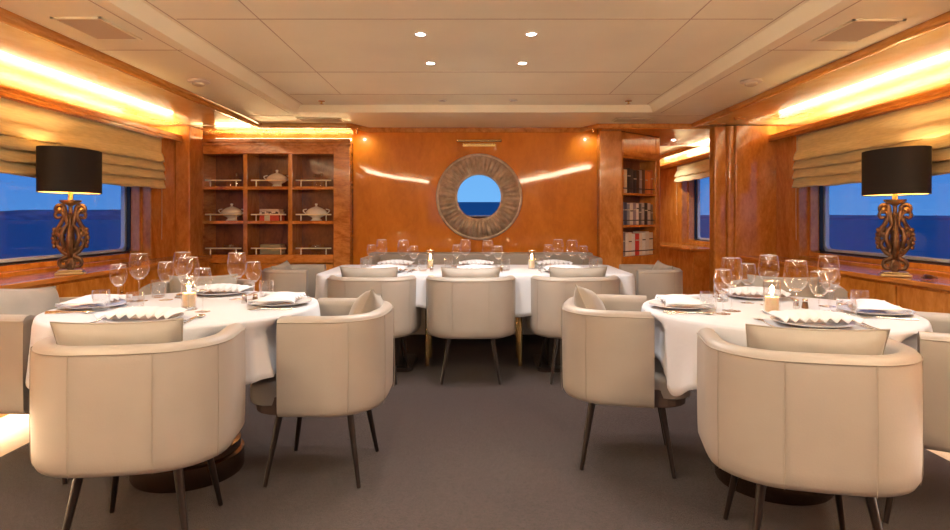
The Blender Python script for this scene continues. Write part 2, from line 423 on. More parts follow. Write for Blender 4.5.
# ------------------------------------------------------------------ roman blinds
def blind(label, s, ya, yb, z0, z1, folds=4):
    t = thing('roman_blind', label, 'blind', (s*3.0, (ya+yb)/2, 0)); h = (yb-ya)/2
    prof = []; zz = z1; H_ = z1-z0
    flat = .30*H_
    prof += [(.0, z1), (.004, z1-flat*.5), (.0, z1-flat)]
    fh = (H_-flat)/folds
    for k in range(folds):
        zt = z1-flat-fh*k
        for a, dd in ((.05, .022), (.25, .034), (.5, .042), (.75, .050), (.92, .054), (1.0, .046)): prof.append((dd+.006*k, zt-fh*a-.012))
        prof.append((.020+.006*k, zt-fh-.006)); prof.append((.012+.006*k, zt-fh+.004))
    n = 40
    b = B()
    def fn(i, j):
        u = i/(n-1); d, z = prof[j]; y = -h+2*h*u
        sag = .014*math.sin(PI*u)*(z1-z)/H_ + .004*math.sin(9*u*PI+j)
        taper = .0 if 0 < i < n-1 else .5
        return (-s*(d*(1-taper)+.003*math.sin(23*u+j*.7)), y, z-sag)
    b.grid(n, len(prof), fn)
    b.build('fabric', M['blind'], t, smooth=70, solid=.006)
    b = B(); b.box(s*-.02, s*.04, -h, h, z1-.004, z1+.01); b.build('headrail', M['dark'], t)
    b = B(); b.tube([(-s*.05, -h+.06, z1-.02), (-s*.06, -h+.05, z1-.2), (-s*.05, -h+.07, z1-.36)], .003, 6); b.build('cord', M['dark'], t)
    if s > 0 or True:
        b = B(); b.tube([(-s*.01, h-.01, z0+.02), (-s*.01, h-.01, z0-.28), (-s*.01, h-.015, z0-.5)], .0025, 6); b.build('pull_cord', M['blind'], t)
    return t
blind('gathered gold fabric roman blind over the left window', -1, 3.45, 5.74, 1.475, 1.945)
blind('gathered gold fabric roman blind over the right window', 1, 3.35, 5.60, 1.475, 1.945)
blind('drawn-up roman blind over the passage window behind the pier', 1, 7.2, 8.9, 1.72, 1.945, 2)

# ------------------------------------------------------------------ display cabinet
cab = thing('display_cabinet', 'built-in wooden display cabinet with nine square niches left of the mirror', 'cabinet', (0, 6.4, 0))
colx = [(-2.92, -2.475), (-2.43, -1.995), (-1.95, -1.51)]
rowz = [(1.518, 1.863), (1.151, 1.484), (.789, 1.116)]
b = B()
b.box(-3.04, -2.92, 0, .05, .0, 2.02); b.box(-1.51, -1.335, 0, .05, 0, 2.02)
b.box(-2.92, -1.51, 0, .05, 1.863, 2.02); b.box(-2.92, -1.51, 0, .05, .70, .789)
b.box(-3.04, -1.335, .05, .44, 1.863, 2.0); b.box(-1.51, -1.335, .05, .44, 0, 1.863); b.box(-3.04, -2.92, .05, .44, 0, 1.863)
b.build('frame', M['woodh'], cab, bevel=.006)
b = B(); b.box(-3.0, -1.325, -.03, .02, 1.985, 2.025); b.box(-3.0, -1.325, -.018, .02, 1.955, 1.985); b.build('cornice', M['woodh'], cab, bevel=.006)
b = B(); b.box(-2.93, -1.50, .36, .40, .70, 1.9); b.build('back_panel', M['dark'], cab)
for x0 in (-2.475, -1.995):
    b = B(); b.box(x0, x0+.045, .004, .37, .789, 1.863); b.build('divider', M['wood'], cab, bevel=.004)
for z0 in (1.484, 1.116):
    for (xa, xb) in colx:
        b = B(); b.box(xa, xb, .006, .37, z0, z0+.034); b.build('shelf', M['woodh'], cab, bevel=.003)
b = B(); b.box(-2.92, -1.51, .006, .37, .755, .789); b.build('shelf', M['woodh'], cab)
for x0, x1 in ((-2.92, -2.45), (-2.44, -1.98), (-1.97, -1.51)):
    b = B(); b.box(x0, x1, -.012, .03, .1, .69); o = b.build('door', M['wood'], cab, bevel=.005)
    k = B(); k.sphere((x1-.05, -.025, .5), .012, 10); k.build('knob', M['brass'], o, smooth=60)
for (za, zb) in rowz:
    for (xa, xb) in colx:
        b = B(); b.tube([(xa+.03, .03, za+.066), (xb-.03, .03, za+.066)], .0075, 8)
        for x in (xa+.085, xb-.085):
            b.tube([(x, .03, za), (x, .03, za+.066)], .0065, 8); b.sphere((x, .03, za+.03), .009, 8)
        b.build('gallery_rail', M['steel'], cab, smooth=50)

def tureen(label, x, y, z, sc=1.0):
    t = thing('tureen', label, 'tureen', (x, y, z), 0, 'lidded white tureens in the display cabinet'); t.scale = (sc, sc, sc)
    b = B(); b.lathe([(.001, 0), (.062, 0), (.064, .006), (.05, .014), (.042, .026), (.055, .038), (.088, .052), (.108, .070), (.114, .086), (.112, .094), (.105, .094), (.1, .07), (.001, .045)], 32, sy=.8)
    b.build('bowl', M['china'], t, smooth=50)
    b = B(); b.lathe([(.114, .094), (.108, .104), (.088, .124), (.055, .142), (.02, .153), (.010, .160), (.011, .168), (.017, .176), (.014, .186), (.001, .190)], 32, sy=.8)
    b.build('lid', M['china'], t, smooth=50)
    for s in (-1, 1):
        b = B(); b.tube([(s*(.104+.04*math.sin(PI*k/9)*1.0), 0, .070+.055*k/9+.012*math.sin(PI*k/9)) for k in range(10)], .0065, 8)
        b.build('handle', M['china'], t, smooth=60)
tureen('lidded white porcelain tureen in the top middle niche of the cabinet', -2.165, 6.56, 1.518)
tureen('lidded white porcelain tureen in the left niche of the middle row', -2.66, 6.56, 1.151)
tureen('lidded white porcelain tureen in the right niche of the middle row', -1.735, 6.56, 1.151)
def cruet(label, x, y, z, h=.1, r=.025, g=None):
    t = thing('glass_jar', label, 'jar', (x, y, z), 0, g)
    b = B(); b.lathe([(.001, 0), (r, 0), (r*1.1, h*.3), (r*.9, h*.55), (r*.5, h*.68), (r*.55, h*.78)], 16); b.build('body', M['glass'], t, smooth=50)
    b = B(); b.lathe([(r*.5, h*.78), (r*.3, h*.84), (r*.45, h*.93), (.001, h)], 12); b.build('stopper', M['silver'], t, smooth=50)
cruet('stoppered glass cruet in the top left niche, nearer its left wall', -2.665, 6.53, 1.518, .12, .026)
cruet('stoppered glass cruet in the top left niche, nearer the divider', -2.60, 6.55, 1.518, .155, .03)
cruet('stoppered glass cruet in the top right niche, nearer the divider', -1.745, 6.53, 1.518, .14, .03)
cruet('stoppered glass cruet in the top right niche, nearer the end stile', -1.675, 6.55, 1.518, .155, .027)
def bowl(label, x, y, z):
    b = B(); b.lathe([(.001, 0), (.03, 0), (.028, .006), (.06, .03), (.085, .062), (.092, .095), (.088, .10), (.08, .06), (.001, .02)], 24)
    tag(b.build('glass_bowl', M['glass'], smooth=50, loc=(x, y, z)), label, 'bowl')
bowl('cut glass bowl behind the rail of the bottom left niche', -2.67, 6.56, .789)
bowl('cut glass bowl behind the rail of the bottom right niche', -1.73, 6.56, .789)
# boxes of books lying in the middle column
mb = {}
def cmat(n, c, r=.6):
    if n not in mb: mb[n] = mat(n, c, r, noise=.08, nscale=30)
    return mb[n]
def flat_book(label, x, y, z, w, d, h, m1, m2, group):
    t = thing('book', label, 'book', (x, y, z), 0, group)
    b = B(); b.box(-w/2, w/2, -d/2, d/2, 0, .004); b.box(-w/2, w/2, -d/2, d/2, h-.004, h); b.box(-w/2, w/2, -d/2, -d/2+.004, .004, h-.004)
    b.build('cover', m1, t)
    b = B(); b.box(-w/2+.004, w/2-.004, -d/2+.004, d/2-.006, .004, h-.004); b.build('pages', m2, t)
pg = cmat('book_pages', (.75, .68, .55))
def patterned():
    m, nt, bs = new_mat('patterned_cover'); N = nt.nodes; L = nt.links
    tc = N.new('ShaderNodeTexCoord'); v = N.new('ShaderNodeTexVoronoi'); v.inputs['Scale'].default_value = 38
    L.new(tc.outputs['Object'], v.inputs['Vector']); r = N.new('ShaderNodeValToRGB'); r.color_ramp.interpolation = 'CONSTANT'
    r.color_ramp.elements[0].color = (.75, .68, .58, 1); r.color_ramp.elements[1].color = (.12, .09, .07, 1); r.color_ramp.elements[1].position = .52
    L.new(v.outputs['Distance'], r.inputs[0]); L.new(r.outputs[0], bs.inputs['Base Color']); return m
PAT = patterned()
G = 'books lying flat in the middle column of the cabinet'
bw = B(); bw.box(-.10, .10, -.09, .09, 0, .066); t = thing('book_box', 'red and cream box lying under the patterned books', 'box', (-2.21, 6.54, 1.151))
b = B(); b.box(-.105, -.055, -.09, .09, 0, .064); b.box(.005, .105, -.09, .09, 0, .064); b.build('red_sleeve', cmat('red_cover', (.62, .07, .03)), t)
b = B(); b.box(-.055, .005, -.088, .09, 0, .062); b.build('cream_label', cmat('cream_cover', (.7, .62, .42)), t)
flat_book('black and cream patterned book on the red box in the cabinet', -2.21, 6.54, 1.151+.066, .22, .17, .032, PAT, pg, G)
flat_book('pale book with patterned edge, topmost on the red box', -2.215, 6.54, 1.151+.099, .21, .16, .026, cmat('pale_pattern', (.62, .5, .4)), pg, G)
for k, (w, h, c, lb) in enumerate(((.225, .040, 'sage', 'sage green book at the bottom of the pile in the lowest middle niche'), (.225, .034, 'khaki', 'khaki book in the middle of the pile in the lowest middle niche'), (.22, .030, 'olive', 'pale olive book on top of the pile in the lowest middle niche'))):
    flat_book(lb, -2.20, 6.54, .789+(0, .041, .076)[k], w, .17, h, cmat(c, ((.30, .28, .16), (.42, .38, .22), (.33, .30, .17))[k]), pg, G)

# ------------------------------------------------------------------ bookcase on the diagonal
ang = math.atan2(.66, .75)
bc = thing('bookcase', 'narrow wooden bookcase set diagonally into the wall right of the mirror', 'bookcase', (1.57, 6.4, 0), ang)
b = B()
b.box(0, .022, 0, .24, 0, 2.10); b.box(.655, .74, 0, .24, 0, 2.10); b.box(.022, .655, 0, .24, 1.825, 2.10); b.box(.022, .655, 0, .24, 0, .765)
b.build('frame', M['wood'], bc, bevel=.006)
b = B(); b.box(.0, .74, -.016, .0, 1.845, 1.90); b.build('cornice', M['woodh'], bc, bevel=.006)
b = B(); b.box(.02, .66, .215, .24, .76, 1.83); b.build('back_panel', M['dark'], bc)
shz = [1.452, 1.105, .768]
for z in shz[:2]:
    b = B(); b.box(.022, .655, .004, .22, z-.026, z); b.build('shelf', M['woodh'], bc, bevel=.003)
for z in shz:
    b = B(); b.tube([(.024, .022, z+.05), (.653, .022, z+.05)], .005, 8); b.build('rail', M['leg'], bc, smooth=60)
books = [
 ('top', shz[0], [('pale orange', (.62, .30, .12)), ('cream', (.70, .60, .42)), ('black', (.03, .025, .025)), ('charcoal', (.06, .055, .055)), ('black with grey title', (.025, .025, .03)), ('dark brown', (.07, .035, .02)), ('grey', (.30, .28, .27)), ('dark umber', (.10, .045, .02)), ('burnt orange', (.50, .16, .04)), ('bright orange', (.60, .22, .06)), ('rust', (.42, .13, .05))], (.25, .285)),
 ('middle', shz[1], [('slate', (.16, .16, .19)), ('dark blue', (.07, .08, .13)), ('blue-grey', (.22, .24, .30)), ('off-white', (.60, .56, .50)), ('grey-violet', (.26, .22, .26)), ('white', (.68, .63, .58)), ('dark grey', (.10, .09, .09)), ('silver grey', (.42, .40, .38)), ('black', (.03, .03, .03)), ('pale grey', (.50, .47, .43)), ('brown-grey', (.22, .17, .14))], (.225, .25)),
 ('bottom', shz[2], [('black and white', (.18, .16, .15)), ('white', (.74, .69, .62)), ('ivory', (.70, .64, .54)), ('thick white', (.76, .72, .66)), ('red', (.55, .04, .03)), ('cream', (.68, .60, .48)), ('chalk white', (.74, .70, .65)), ('light grey', (.60, .56, .50)), ('beige', (.62, .54, .43))], (.235, .26))]
ordn = ['first', 'second', 'third', 'fourth', 'fifth', 'sixth', 'seventh', 'eighth', 'ninth', 'tenth', 'eleventh']
ca, sa = math.cos(ang), math.sin(ang)
for row, z, lst, (h0, h1) in books:
    n = len(lst); u = .032; tot = .61
    ws = [random.uniform(.8, 1.25) for _ in lst]; S = sum(ws)
    for k, (cn, c) in enumerate(lst):
        w = ws[k]/S*tot; h = random.uniform(h0, h1); dpt = random.uniform(.15, .17)
        uu = u+w/2; vv = .035
        t = thing('book', '%s book, %s from the left on the %s shelf of the bookcase' % (cn, ordn[k], row), 'book',
                  (1.57+ca*uu-sa*vv, 6.4+sa*uu+ca*vv, z), ang, 'books on the %s shelf of the diagonal bookcase' % row)
        cm = cmat('spine_'+cn.replace(' ', '_')+'_'+row, tuple(min(.9, q_*1.3) for q_ in c), .5)
        b = B(); b.box(-w/2+.001, -w/2+.004, 0, dpt, 0, h); b.box(w/2-.004, w/2-.001, 0, dpt, 0, h)
        nseg = 5
        b.prism([(-w/2+.001, .004)] + [(-w/2+.001+(w-.002)*q/nseg, -.004*math.sin(PI*q/nseg)) for q in range(nseg+1)] + [(w/2-.001, .004)], 0, h)
        b.build('cover', cm, t)
        b = B(); b.box(-w/2+.004, w/2-.004, .004, dpt-.004, .004, h-.006); b.build('pages', pg, t)
        if k % 2 == 0 or row == 'middle':
            b = B(); zz = h*random.uniform(.55, .75)
            b.box(-w/2+.006, w/2-.006, -.0058, -.001, zz, zz+.012)
            b.build('spine_label', cmat('label_dark', (.08, .07, .06)) if sum(c) > 1.2 else cmat('label_pale', (.6, .55, .45)), t)
        u += w+.0005

# ------------------------------------------------------------------ mirror and picture light
mt = thing('wall_mirror', 'large round mirror in a fluted bronze frame on the orange wood wall', 'mirror', (.044, 6.545, 1.41))
mt.rotation_euler = (math.radians(.8), 0, 0)
b = B(); NF = 46; NT = NF*6
pr = [(.238, .0), (.238, .030), (.246, .040), (.256, .036), (.268, .046), (.30, .062), (.345, .068), (.39, .058), (.425, .040), (.442, .028), (.448, .034), (.462, .036), (.470, .026), (.470, 0)]
def rf(i, j):
    r, h = pr[j]; a = 2*PI*i/NT
    if 4 <= j <= 9: h += .020*abs(math.sin(a*NF/2))*(1 if 5 <= j <= 8 else .4)-.004
    return (r*math.cos(a), -h, r*math.sin(a))
b.grid(NT, len(pr), rf, cu=True); b.build('fluted_frame', M['frame_m'], mt, smooth=70)
b = B(); b.lathe([(.001, 0), (.240, 0)], 64); b.xf(Matrix.Rotation(PI/2, 4, 'X')); b.xf(Matrix.Translation((0, -.022, 0)))
b.build('mirror_glass', M['mirror'], mt)
pl = thing('picture_light', 'slim brass picture light on the wall above the round mirror', 'lamp', (.044, 6.55, 2.01))
b = B(); b.tube([(-.23, -.10, 0), (.23, -.10, 0)], .014, 12); b.sphere((-.23, -.10, 0), .018, 10); b.sphere((.23, -.10, 0), .018, 10); b.build('tube', M['brass'], pl, smooth=60)
b = B()
for x in (-.16, .16): b.tube([(x, -.10, 0), (x, -.05, -.01), (x, 0, -.03)], .006, 8)
b.box(-.18, .18, -.008, 0, -.05, -.015); b.build('bracket', M['brass'], pl, smooth=40)

# ------------------------------------------------------------------ ceiling fittings
def downlight(label, x, y, z, on=True, energy=30, spot=110, aim=None, col=(1, .93, .85), r=.024):
    t = thing('downlight', label, 'ceiling light', (x, y, z), 0, 'recessed ceiling downlights')
    b = B(); b.lathe([(r, .0), (r*1.45, -.0), (r*1.5, -.004), (r*1.4, -.008), (r*1.05, -.006), (r, -.001)], 24); b.build('bezel', M['white'], t, smooth=50)
    b = B(); b.lathe([(.0001, -.0035), (r, -.0035)], 24)
    b.build('lens', M['spotlens'] if on else M['spotoff'], t)
    if on: light('SPOT', (0, 0, -.03), energy, col, t, .03, spot, .6, aim)
    return t
DL = 'small lit recessed downlight in the ceiling tray, '
downlight(DL+'near row, left', -.30, 3.3, 2.1945, energy=30, spot=140)
downlight(DL+'near row, right', .31, 3.3, 2.1945, energy=30, spot=140)
downlight(DL+'far row, left', -.29, 3.92, 2.1945, energy=38, spot=140)
downlight(DL+'far row, right', .31, 3.92, 2.1945, energy=38, spot=140)
downlight('unlit downlight at the back of the ceiling tray, left', -.28, 5.17, 2.1945, False)
downlight('unlit downlight at the back of the ceiling tray, right', .33, 5.17, 2.1945, False)
downlight('small downlight in the wood soffit over the passage', 2.35, 7.1, 2.104, True, 14, 130)
downlight('added downlight in the white ceiling of the passage behind the pier', 2.45, 8.6, 2.159, True, 30, 150)  # extra lamp added to brighten the passage
for s, n in ((-1, 'left'), (1, 'right')):  # out-of-view pair added to light the outer carpet
    downlight('added unseen downlight in the outer ceiling above the %s window seats' % n, s*2.0, 2.35, 2.159, True, 30, 62, col=(.92, .93, 1))
# unseen downlights added over and behind the camera to fill the room
for (x, y, e) in ((-1.25, 2.35, 9), (1.25, 2.35, 9), (-.3, 1.2, 14), (.3, 1.2, 14), (-1.25, .5, 18), (1.25, .5, 18), (-.3, -.6, 20), (.3, -.6, 20)):
    side = 'left' if x < 0 else 'right'; depth = {2.35: 'over the %s round table' % side, 1.2: 'above the viewer, %s' % side, .5: 'behind the viewer on the %s' % side, -.6: 'far behind the viewer, %s' % side}[y]
    downlight('added unseen downlight %s' % depth, x, y, 2.1945, True, e, 120, col=(1, .90, .78))
for s, n in ((-1, 'left'), (1, 'right')):
    t = thing('linear_light', 'long glowing ceiling light behind the viewer on the %s, mirrored in the varnished wall' % n, 'ceiling light', (0, 0, 2.115))
    pth = [(s*2.2, 1.55, 0), (s*1.80, .85, 0), (s*1.62, .2, 0), (s*1.50, -.2, .01), (s*1.30, -.8, .01), (s*1.0, -1.8, .01)]
    b = B(); b.tube(pth, .036, 12); b.build('diffuser', M['linear'], t, smooth=60)
    b = B(); b.tube([(x, y, .042) for x, y, z in pth], .02, 8); b.build('housing', M['brass'], t)
# corner spots added by the back wall, in place of highlights on the crown
for s, n in ((-1, 'left'), (1, 'right')):
    t = thing('spotlight', 'tiny added corner spotlight at the %s end of the back wall crown' % n, 'spotlight', (s*1.24, 6.30, 2.10))
    b = B(); b.tube([(0, 0, .02), (0, 0, -.01), (0, .03, -.025)], .010, 10); b.build('body', M['brass'], t, smooth=50)
    light('SPOT', (0, .04, -.035), 2.2, (1, .85, .6), t, .01, 120, .8, (s*-.02, .26, -.24))
def vent(label, x0, x1, y0, y1, z):
    t = thing('ceiling_vent', label, 'vent', ((x0+x1)/2, (y0+y1)/2, z)); w, h = (x1-x0)/2, (y1-y0)/2
    b = B(); e = .016
    b.box(-w, w, -h, -h+e, -.008, 0); b.box(-w, w, h-e, h, -.008, 0); b.box(-w, -w+e, -h, h, -.008, 0); b.box(w-e, w, -h, h, -.008, 0); b.build('frame', M['ceiling'], t)
    b = B(); n = int(2*h/.018)
    for k in range(n): y = -h+e+(2*h-2*e)*k/n; b.add([(-w+e, y, -.001), (w-e, y, -.001), (w-e, y+.014, -.007), (-w+e, y+.014, -.007)], [(0, 1, 2, 3)])
    b.build('louvre', M['vent'], t)
vent('square louvred air vent in the ceiling near the left crown trim', -2.07, -1.82, 2.92, 3.28, 2.1595)
vent('square louvred air vent in the ceiling near the right crown trim', 1.86, 2.12, 2.95, 3.32, 2.1595)
vent('narrow air vent in the far left corner of the ceiling', -1.75, -1.32, 5.88, 6.08, 2.1595)
vent('narrow air vent in the far right corner of the ceiling', 1.38, 1.75, 5.88, 6.08, 2.1595)
for s, n in ((-1, 'left'), (1, 'right')):
    t = thing('smoke_detector', 'round white detector on the %s side of the ceiling' % n, 'detector', (s*1.97, 4.28, 2.16))
    b = B(); b.lathe([(.075, 0), (.075, -.012), (.055, -.02), (.0001, -.02)], 28); b.build('base', M['white'], t, smooth=40)
    b = B(); b.lathe([(.045, -.02), (.042, -.032), (.02, -.042), (.0001, -.043)], 24); b.build('sensor', M['vent'], t, smooth=40)
    t = thing('sprinkler', 'small sprinkler head in the %s part of the ceiling tray' % n, 'sprinkler', (s*1.33, 5.2, 2.195))
    b = B(); b.lathe([(.03, 0), (.028, -.005), (.008, -.007), (.008, -.025), (.0001, -.025)], 16); b.build('stem', M['brass'], t, smooth=40)
    b = B(); b.lathe([(.0001, -.03), (.018, -.028), (.018, -.026), (.0001, -.025)], 16); b.build('deflector', M['brass'], t, smooth=40)

# ------------------------------------------------------------------ table lamps
def spiral(cx, cz, r0, r1, a0, a1, n=16):
    return [(cx+(r0+(r1-r0)*k/n)*math.cos(math.radians(a0+(a1-a0)*k/n)), 0, cz+(r0+(r1-r0)*k/n)*math.sin(math.radians(a0+(a1-a0)*k/n))) for k in range(n+1)]
def make_lamp(label, x, y, rz, dz=.0):
    t = thing('table_lamp', label, 'lamp', (x, y, .80), rz, 'ornate table lamps on the consoles')
    b = B(); b.box(-.085, .085, -.06, .06, 0, .018); b.box(-.07, .07, -.05, .05, .018, .032); b.build('foot', M['gilt'], t, bevel=.006)
    b = B()
    def tube2(path, r0, r1, flat=1.4):
        n = len(path)
        for s in (-1, 1):
            b.tube([(s*p[0], p[1], p[2]) for p in path], [r0+(r1-r0)*k/(n-1) for k in range(n)], 8)
    # lower volutes
    tube2([(.0, 0, .14), (.03, 0, .115)]+spiral(.038, .075, .035, .012, 80, -330), .016, .008)
    tube2([(.0, 0, .10), (.018, 0, .075), (.012, 0, .045), (.0, 0, .035)], .018, .016)
    # big belly
    tube2([(.012, 0, .13), (.05, .012, .155), (.085, .016, .20), (.098, .014, .25), (.088, .01, .30), (.062, 0, .335), (.05, 0, .365)]+spiral(.072, .395, .034, .010, 190, -170), .017, .009)
    tube2(spiral(.050, .285, .034, .008, -60, 330), .012, .007)
    tube2(spiral(.048, .205, .036, .008, 70, -330), .013, .007)
    tube2([(.01, 0, .17), (.04, -.02, .20), (.055, -.022, .25), (.045, -.02, .30), (.02, -.01, .33)], .020, .014)
    # horns at the top
    tube2([(.01, 0, .31), (.022, 0, .37), (.035, 0, .42)]+spiral(.066, .435, .034, .010, 150, -200), .018, .008)
    # side leaves in depth
    for s in (-1, 1):
        b.tube([(0, s*.01, .12), (0, s*.05, .17), (0, s*.062, .24), (0, s*.04, .31), (0, s*.02, .36), (0, s*.04, .41), (0, s*.055, .40)], [.018, .022, .022, .018, .012, .010, .006], 8)
        for k in range(4):
            b.sphere((s*(.03+.012*k), -.02, .17+.035*k), (.016, .012, .018), 8); b.sphere((s*(.028+.01*k), .02, .18+.035*k), (.016, .012, .018), 8)
        for k in range(5):
            b.sphere((s*(.108-.004*abs(k-2)), 0, .19+.028*k), (.014, .012, .016), 8)
    b.sphere((0, 0, .24), (.022, .03, .09), 14); b.sphere((0, -.03, .27), (.022, .02, .035), 10); b.sphere((0, -.03, .20), (.02, .018, .03), 10)
    b.tube([(0, 0, .03), (0, 0, .46)], .014, 10)
    b.xf(Matrix.Translation((0, 0, .03)) @ Matrix.Diagonal((.92, 1.0, 1.0, 1)) @ Matrix.Translation((0, 0, -.03)))
    b.build('carved_body', M['carved'], t, smooth=50)
    b = B(); b.lathe([(q_, z_-.034 if z_ < .58 else z_) for q_, z_ in [(.001, .49), (.012, .49), (.020, .50), (.045, .510), (.062, .524), (.066, .534), (.058, .532), (.03, .526), (.016, .53), (.013, .59), (.001, .59)]], 24); b.build('candle_pan', M['gilt'], t, smooth=50)
    # gilt tips of the scrolls
    b = B()
    for s in (-1, 1):
        b = B(); b.sphere((s*.061, -.006, .435), .017, 10); b.build('scroll_tip', M['gilt'], t, smooth=50)
    b = B(); b.lathe([(.0001, .59), (.018, .60), (.026, .625), (.02, .65), (.0001, .665)], 14); b.build('bulb', M['bulb'], t, smooth=60)
    # oval shade, long axis along the wall
    rot = Matrix.Rotation(-rz+PI/2, 4, 'Z')
    b = B(); b.lathe([(1.0, .548+dz), (1.0, .84+dz)], 48, sx=.245, sy=.15); b.xf(rot)
    sh = b.build('lamp_shade', M['shade'], t, smooth=60)
    b = B(); b.lathe([(1.0, .551+dz), (1.0, .835+dz)], 48, sx=.240, sy=.145); b.xf(rot); b.build('lining', M['shade_in'], sh, smooth=60)
    b = B(); b.tube([Vector(rot @ Vector((.243, 0, .80))), Vector(rot @ Vector((-.243, 0, .80)))], .003, 6); b.tube([(0, 0, .56), (0, 0, .80)], .003, 6); b.build('harp', M['brass'], t)
    light('POINT', (0, 0, .69), 9, (1, .70, .36), t, .02)
    return t
lamp = make_lamp('ornate carved lamp with black oval shade on the left console', -2.73, 4.05, math.radians(28))
lamp2 = make_lamp('ornate carved lamp with black oval shade on the right console', 2.73, 3.90, math.radians(-28), -.018)
dup(lamp, (-2.76, -.1, .80), math.radians(28), 'added unseen carved lamp with black shade on the left console behind the viewer')  # unseen lamp copies added to throw light up to the ceiling
dup(lamp2, (2.76, -.1, .80), math.radians(-28), 'added unseen carved lamp with black shade on the right console behind the viewer')
# trinkets on the right console
t = thing('ornament', 'small dark metal ornament lying beside the right lamp', 'ornament', (2.80, 3.70, .80), .4)
b = B(); b.tube([(-.05, 0, .012), (-.02, .01, .02), (.02, -.01, .014), (.05, .01, .018)], [.008, .014, .012, .006], 8); b.tube([(-.03, .03, .01), (0, 0, .025), (.03, -.03, .01)], .006, 8); b.build('body', M['carved'], t, smooth=50)

# ------------------------------------------------------------------ tub chair
def u_path(inset, n_c=9):
    """plan of the shell; local +y is the sitter's front"""
    w, back, front, r = .32-inset, .30-inset, .112, .225-inset*.9
    pts = [(-w, front), (-w, front*.4), (-w, -back+r+.02)]
    for k in range(n_c+1):
        a = PI+PI/2*k/n_c; pts.append((-w+r+r*math.cos(a), -back+r+r*math.sin(a)))
    pts.append((0, -back-.004))
    return pts + [(-x, y) for x, y in pts[:-1]][::-1]
PROF = [(.055, .345), (.030, .335), (.012, .342), (.002, .362), (.0, .40), (-.002, .55), (-.001, .70), (.0, .728), (.004, .742), (.014, .752), (.035, .757), (.055, .752), (.066, .740), (.070, .72), (.070, .50), (.065, .36)]
def chair_proto():
    t = thing('tub_chair', '', 'chair')
    b = B(); npth = len(u_path(0))
    paths = [u_path(d) for d, z in PROF]
    def fn(i, j): return (paths[j][i][0], paths[j][i][1], PROF[j][1])
    b.grid(npth, len(PROF), fn, cv=True)
    k = len(PROF)
    b.add([fn(0, j) for j in range(k)], [tuple(range(k))]); b.add([fn(npth-1, j) for j in range(k)], [tuple(range(k))[::-1]])
    sh = b.build('backrest', M['leather'], t, smooth=55)
    # rim piping and vertical seams
    pp = u_path(-.0008)
    b = B(); b.tube([(x, y, .734) for x, y in pp], .0028, 6); b.build('piping', M['leather_seam'], sh, smooth=60)
    for sx, sy in ((-.125, -.3045), (.125, -.3045)):
        b = B(); b.tube([(sx, sy+.0015, .735), (sx, sy-.0005, .55), (sx, sy+.0005, .38), (sx, sy+.006, .345)], .0014, 5, flat=.8); b.build('seam', M['leather_seam'], sh)
    c = .32-.225+.225*math.cos(PI/4)*1.0
    for s in (-1, 1):
        x, y = s*(.32-.225+.225*math.cos(math.radians(28))), -.30+.225-.225*math.sin(math.radians(28))
        b = B(); b.tube([(x*1.004, y, .735), (x*1.01, y-.001, .55), (x*1.004, y, .38), (x*.99, y+.005, .345)], .0014, 5); b.build('seam', M['leather_seam'], sh)
    # seat
    def srr(w, y0, y1, r):
        pts = []
        for cx, cy, a0 in ((w-r, y1-r, 0), (-w+r, y1-r, 90), (-w+r, y0+r, 180), (w-r, y0+r, 270)):
            for q in range(6):
                a = math.radians(a0+18*q); pts.append((cx+r*math.cos(a), cy+r*math.sin(a)))
        return pts
    lev = [(.0, .365), (.012, .372), (.014, .40), (.014, .43), (.008, .452), (-.02, .466), (-.07, .472)]
    b = B(); base = srr(.248, -.22, .27, .10); n = len(base)
    b.grid(len(lev), n, lambda i, j: (base[j][0]*(1+lev[i][0]*3.5), .02+(base[j][1]-.02)*(1+lev[i][0]*3.5), lev[i][1]), cv=True)
    b.add([(x*.755, .02+(y-.02)*.755, .4725) for x, y in base], [tuple(range(n))])
    b.build('seat', M['leather'], t, smooth=50)
    b = B(); b.prism(srr(.262, -.25, .262, .13), .33, .412); b.build('seat_base', M['under'], t, bevel=.006)
    for sx in (-1, 1):
        for sy in (-1, 1):
            b = B(); b.tube([(sx*.150, sy*.150, .345), (sx*.205, sy*.205, 0.004)], [.0165, .0095], 12); b.build('leg', M['leg'], t, smooth=50)
    return t
chairs = []      # (x, y, rz) for the cloths
CH = chair_proto(); first = [True]
def pillow_mesh():
    b = B(); n = 23; W, Hh, T = .208, .172, .066
    for sgn in (1, -1):
        def fn(i, j):
            u = -1+2*i/(n-1); v = -1+2*j/(n-1)
            e = max(0, (1-u**4))**.55*max(0, (1-v**4))**.55
            pin = 1-.07*(1-abs(u)**2)*abs(v)**3; pin2 = 1-.07*(1-abs(v)**2)*abs(u)**3
            wr = .004*math.sin(7*u+3*v)*math.cos(5*v-2*u)*e
            return (W*u*pin2, sgn*(T*e*(.85+.15*math.cos(2*u))+wr)-.0, Hh*v*pin)
        s = len(b.v); b.grid(n, n, fn)
        if sgn < 0:
            cnt = (n-1)*(n-1)
            b.f[-cnt:] = [f[::-1] for f in b.f[-cnt:]]
    o = b.build('pillow', M['pillow'], smooth=80)
    p = B(); m = 24; ed = []
    for i in range(m): ed.append((-1+2*i/m, -1))
    for i in range(m): ed.append((1, -1+2*i/m))
    for i in range(m): ed.append((1-2*i/m, 1))
    for i in range(m): ed.append((-1, 1-2*i/m))
    p.tube([(W*u*(1-.07*(1-v*v)*abs(u)**3), 0, Hh*v*(1-.07*(1-u*u)*abs(v)**3)) for u, v in ed], .0032, 6, closed=True)
    p.build('piping', M['leather_seam'], o, smooth=60)
    return o
PIL = pillow_mesh(); pfirst = [True]
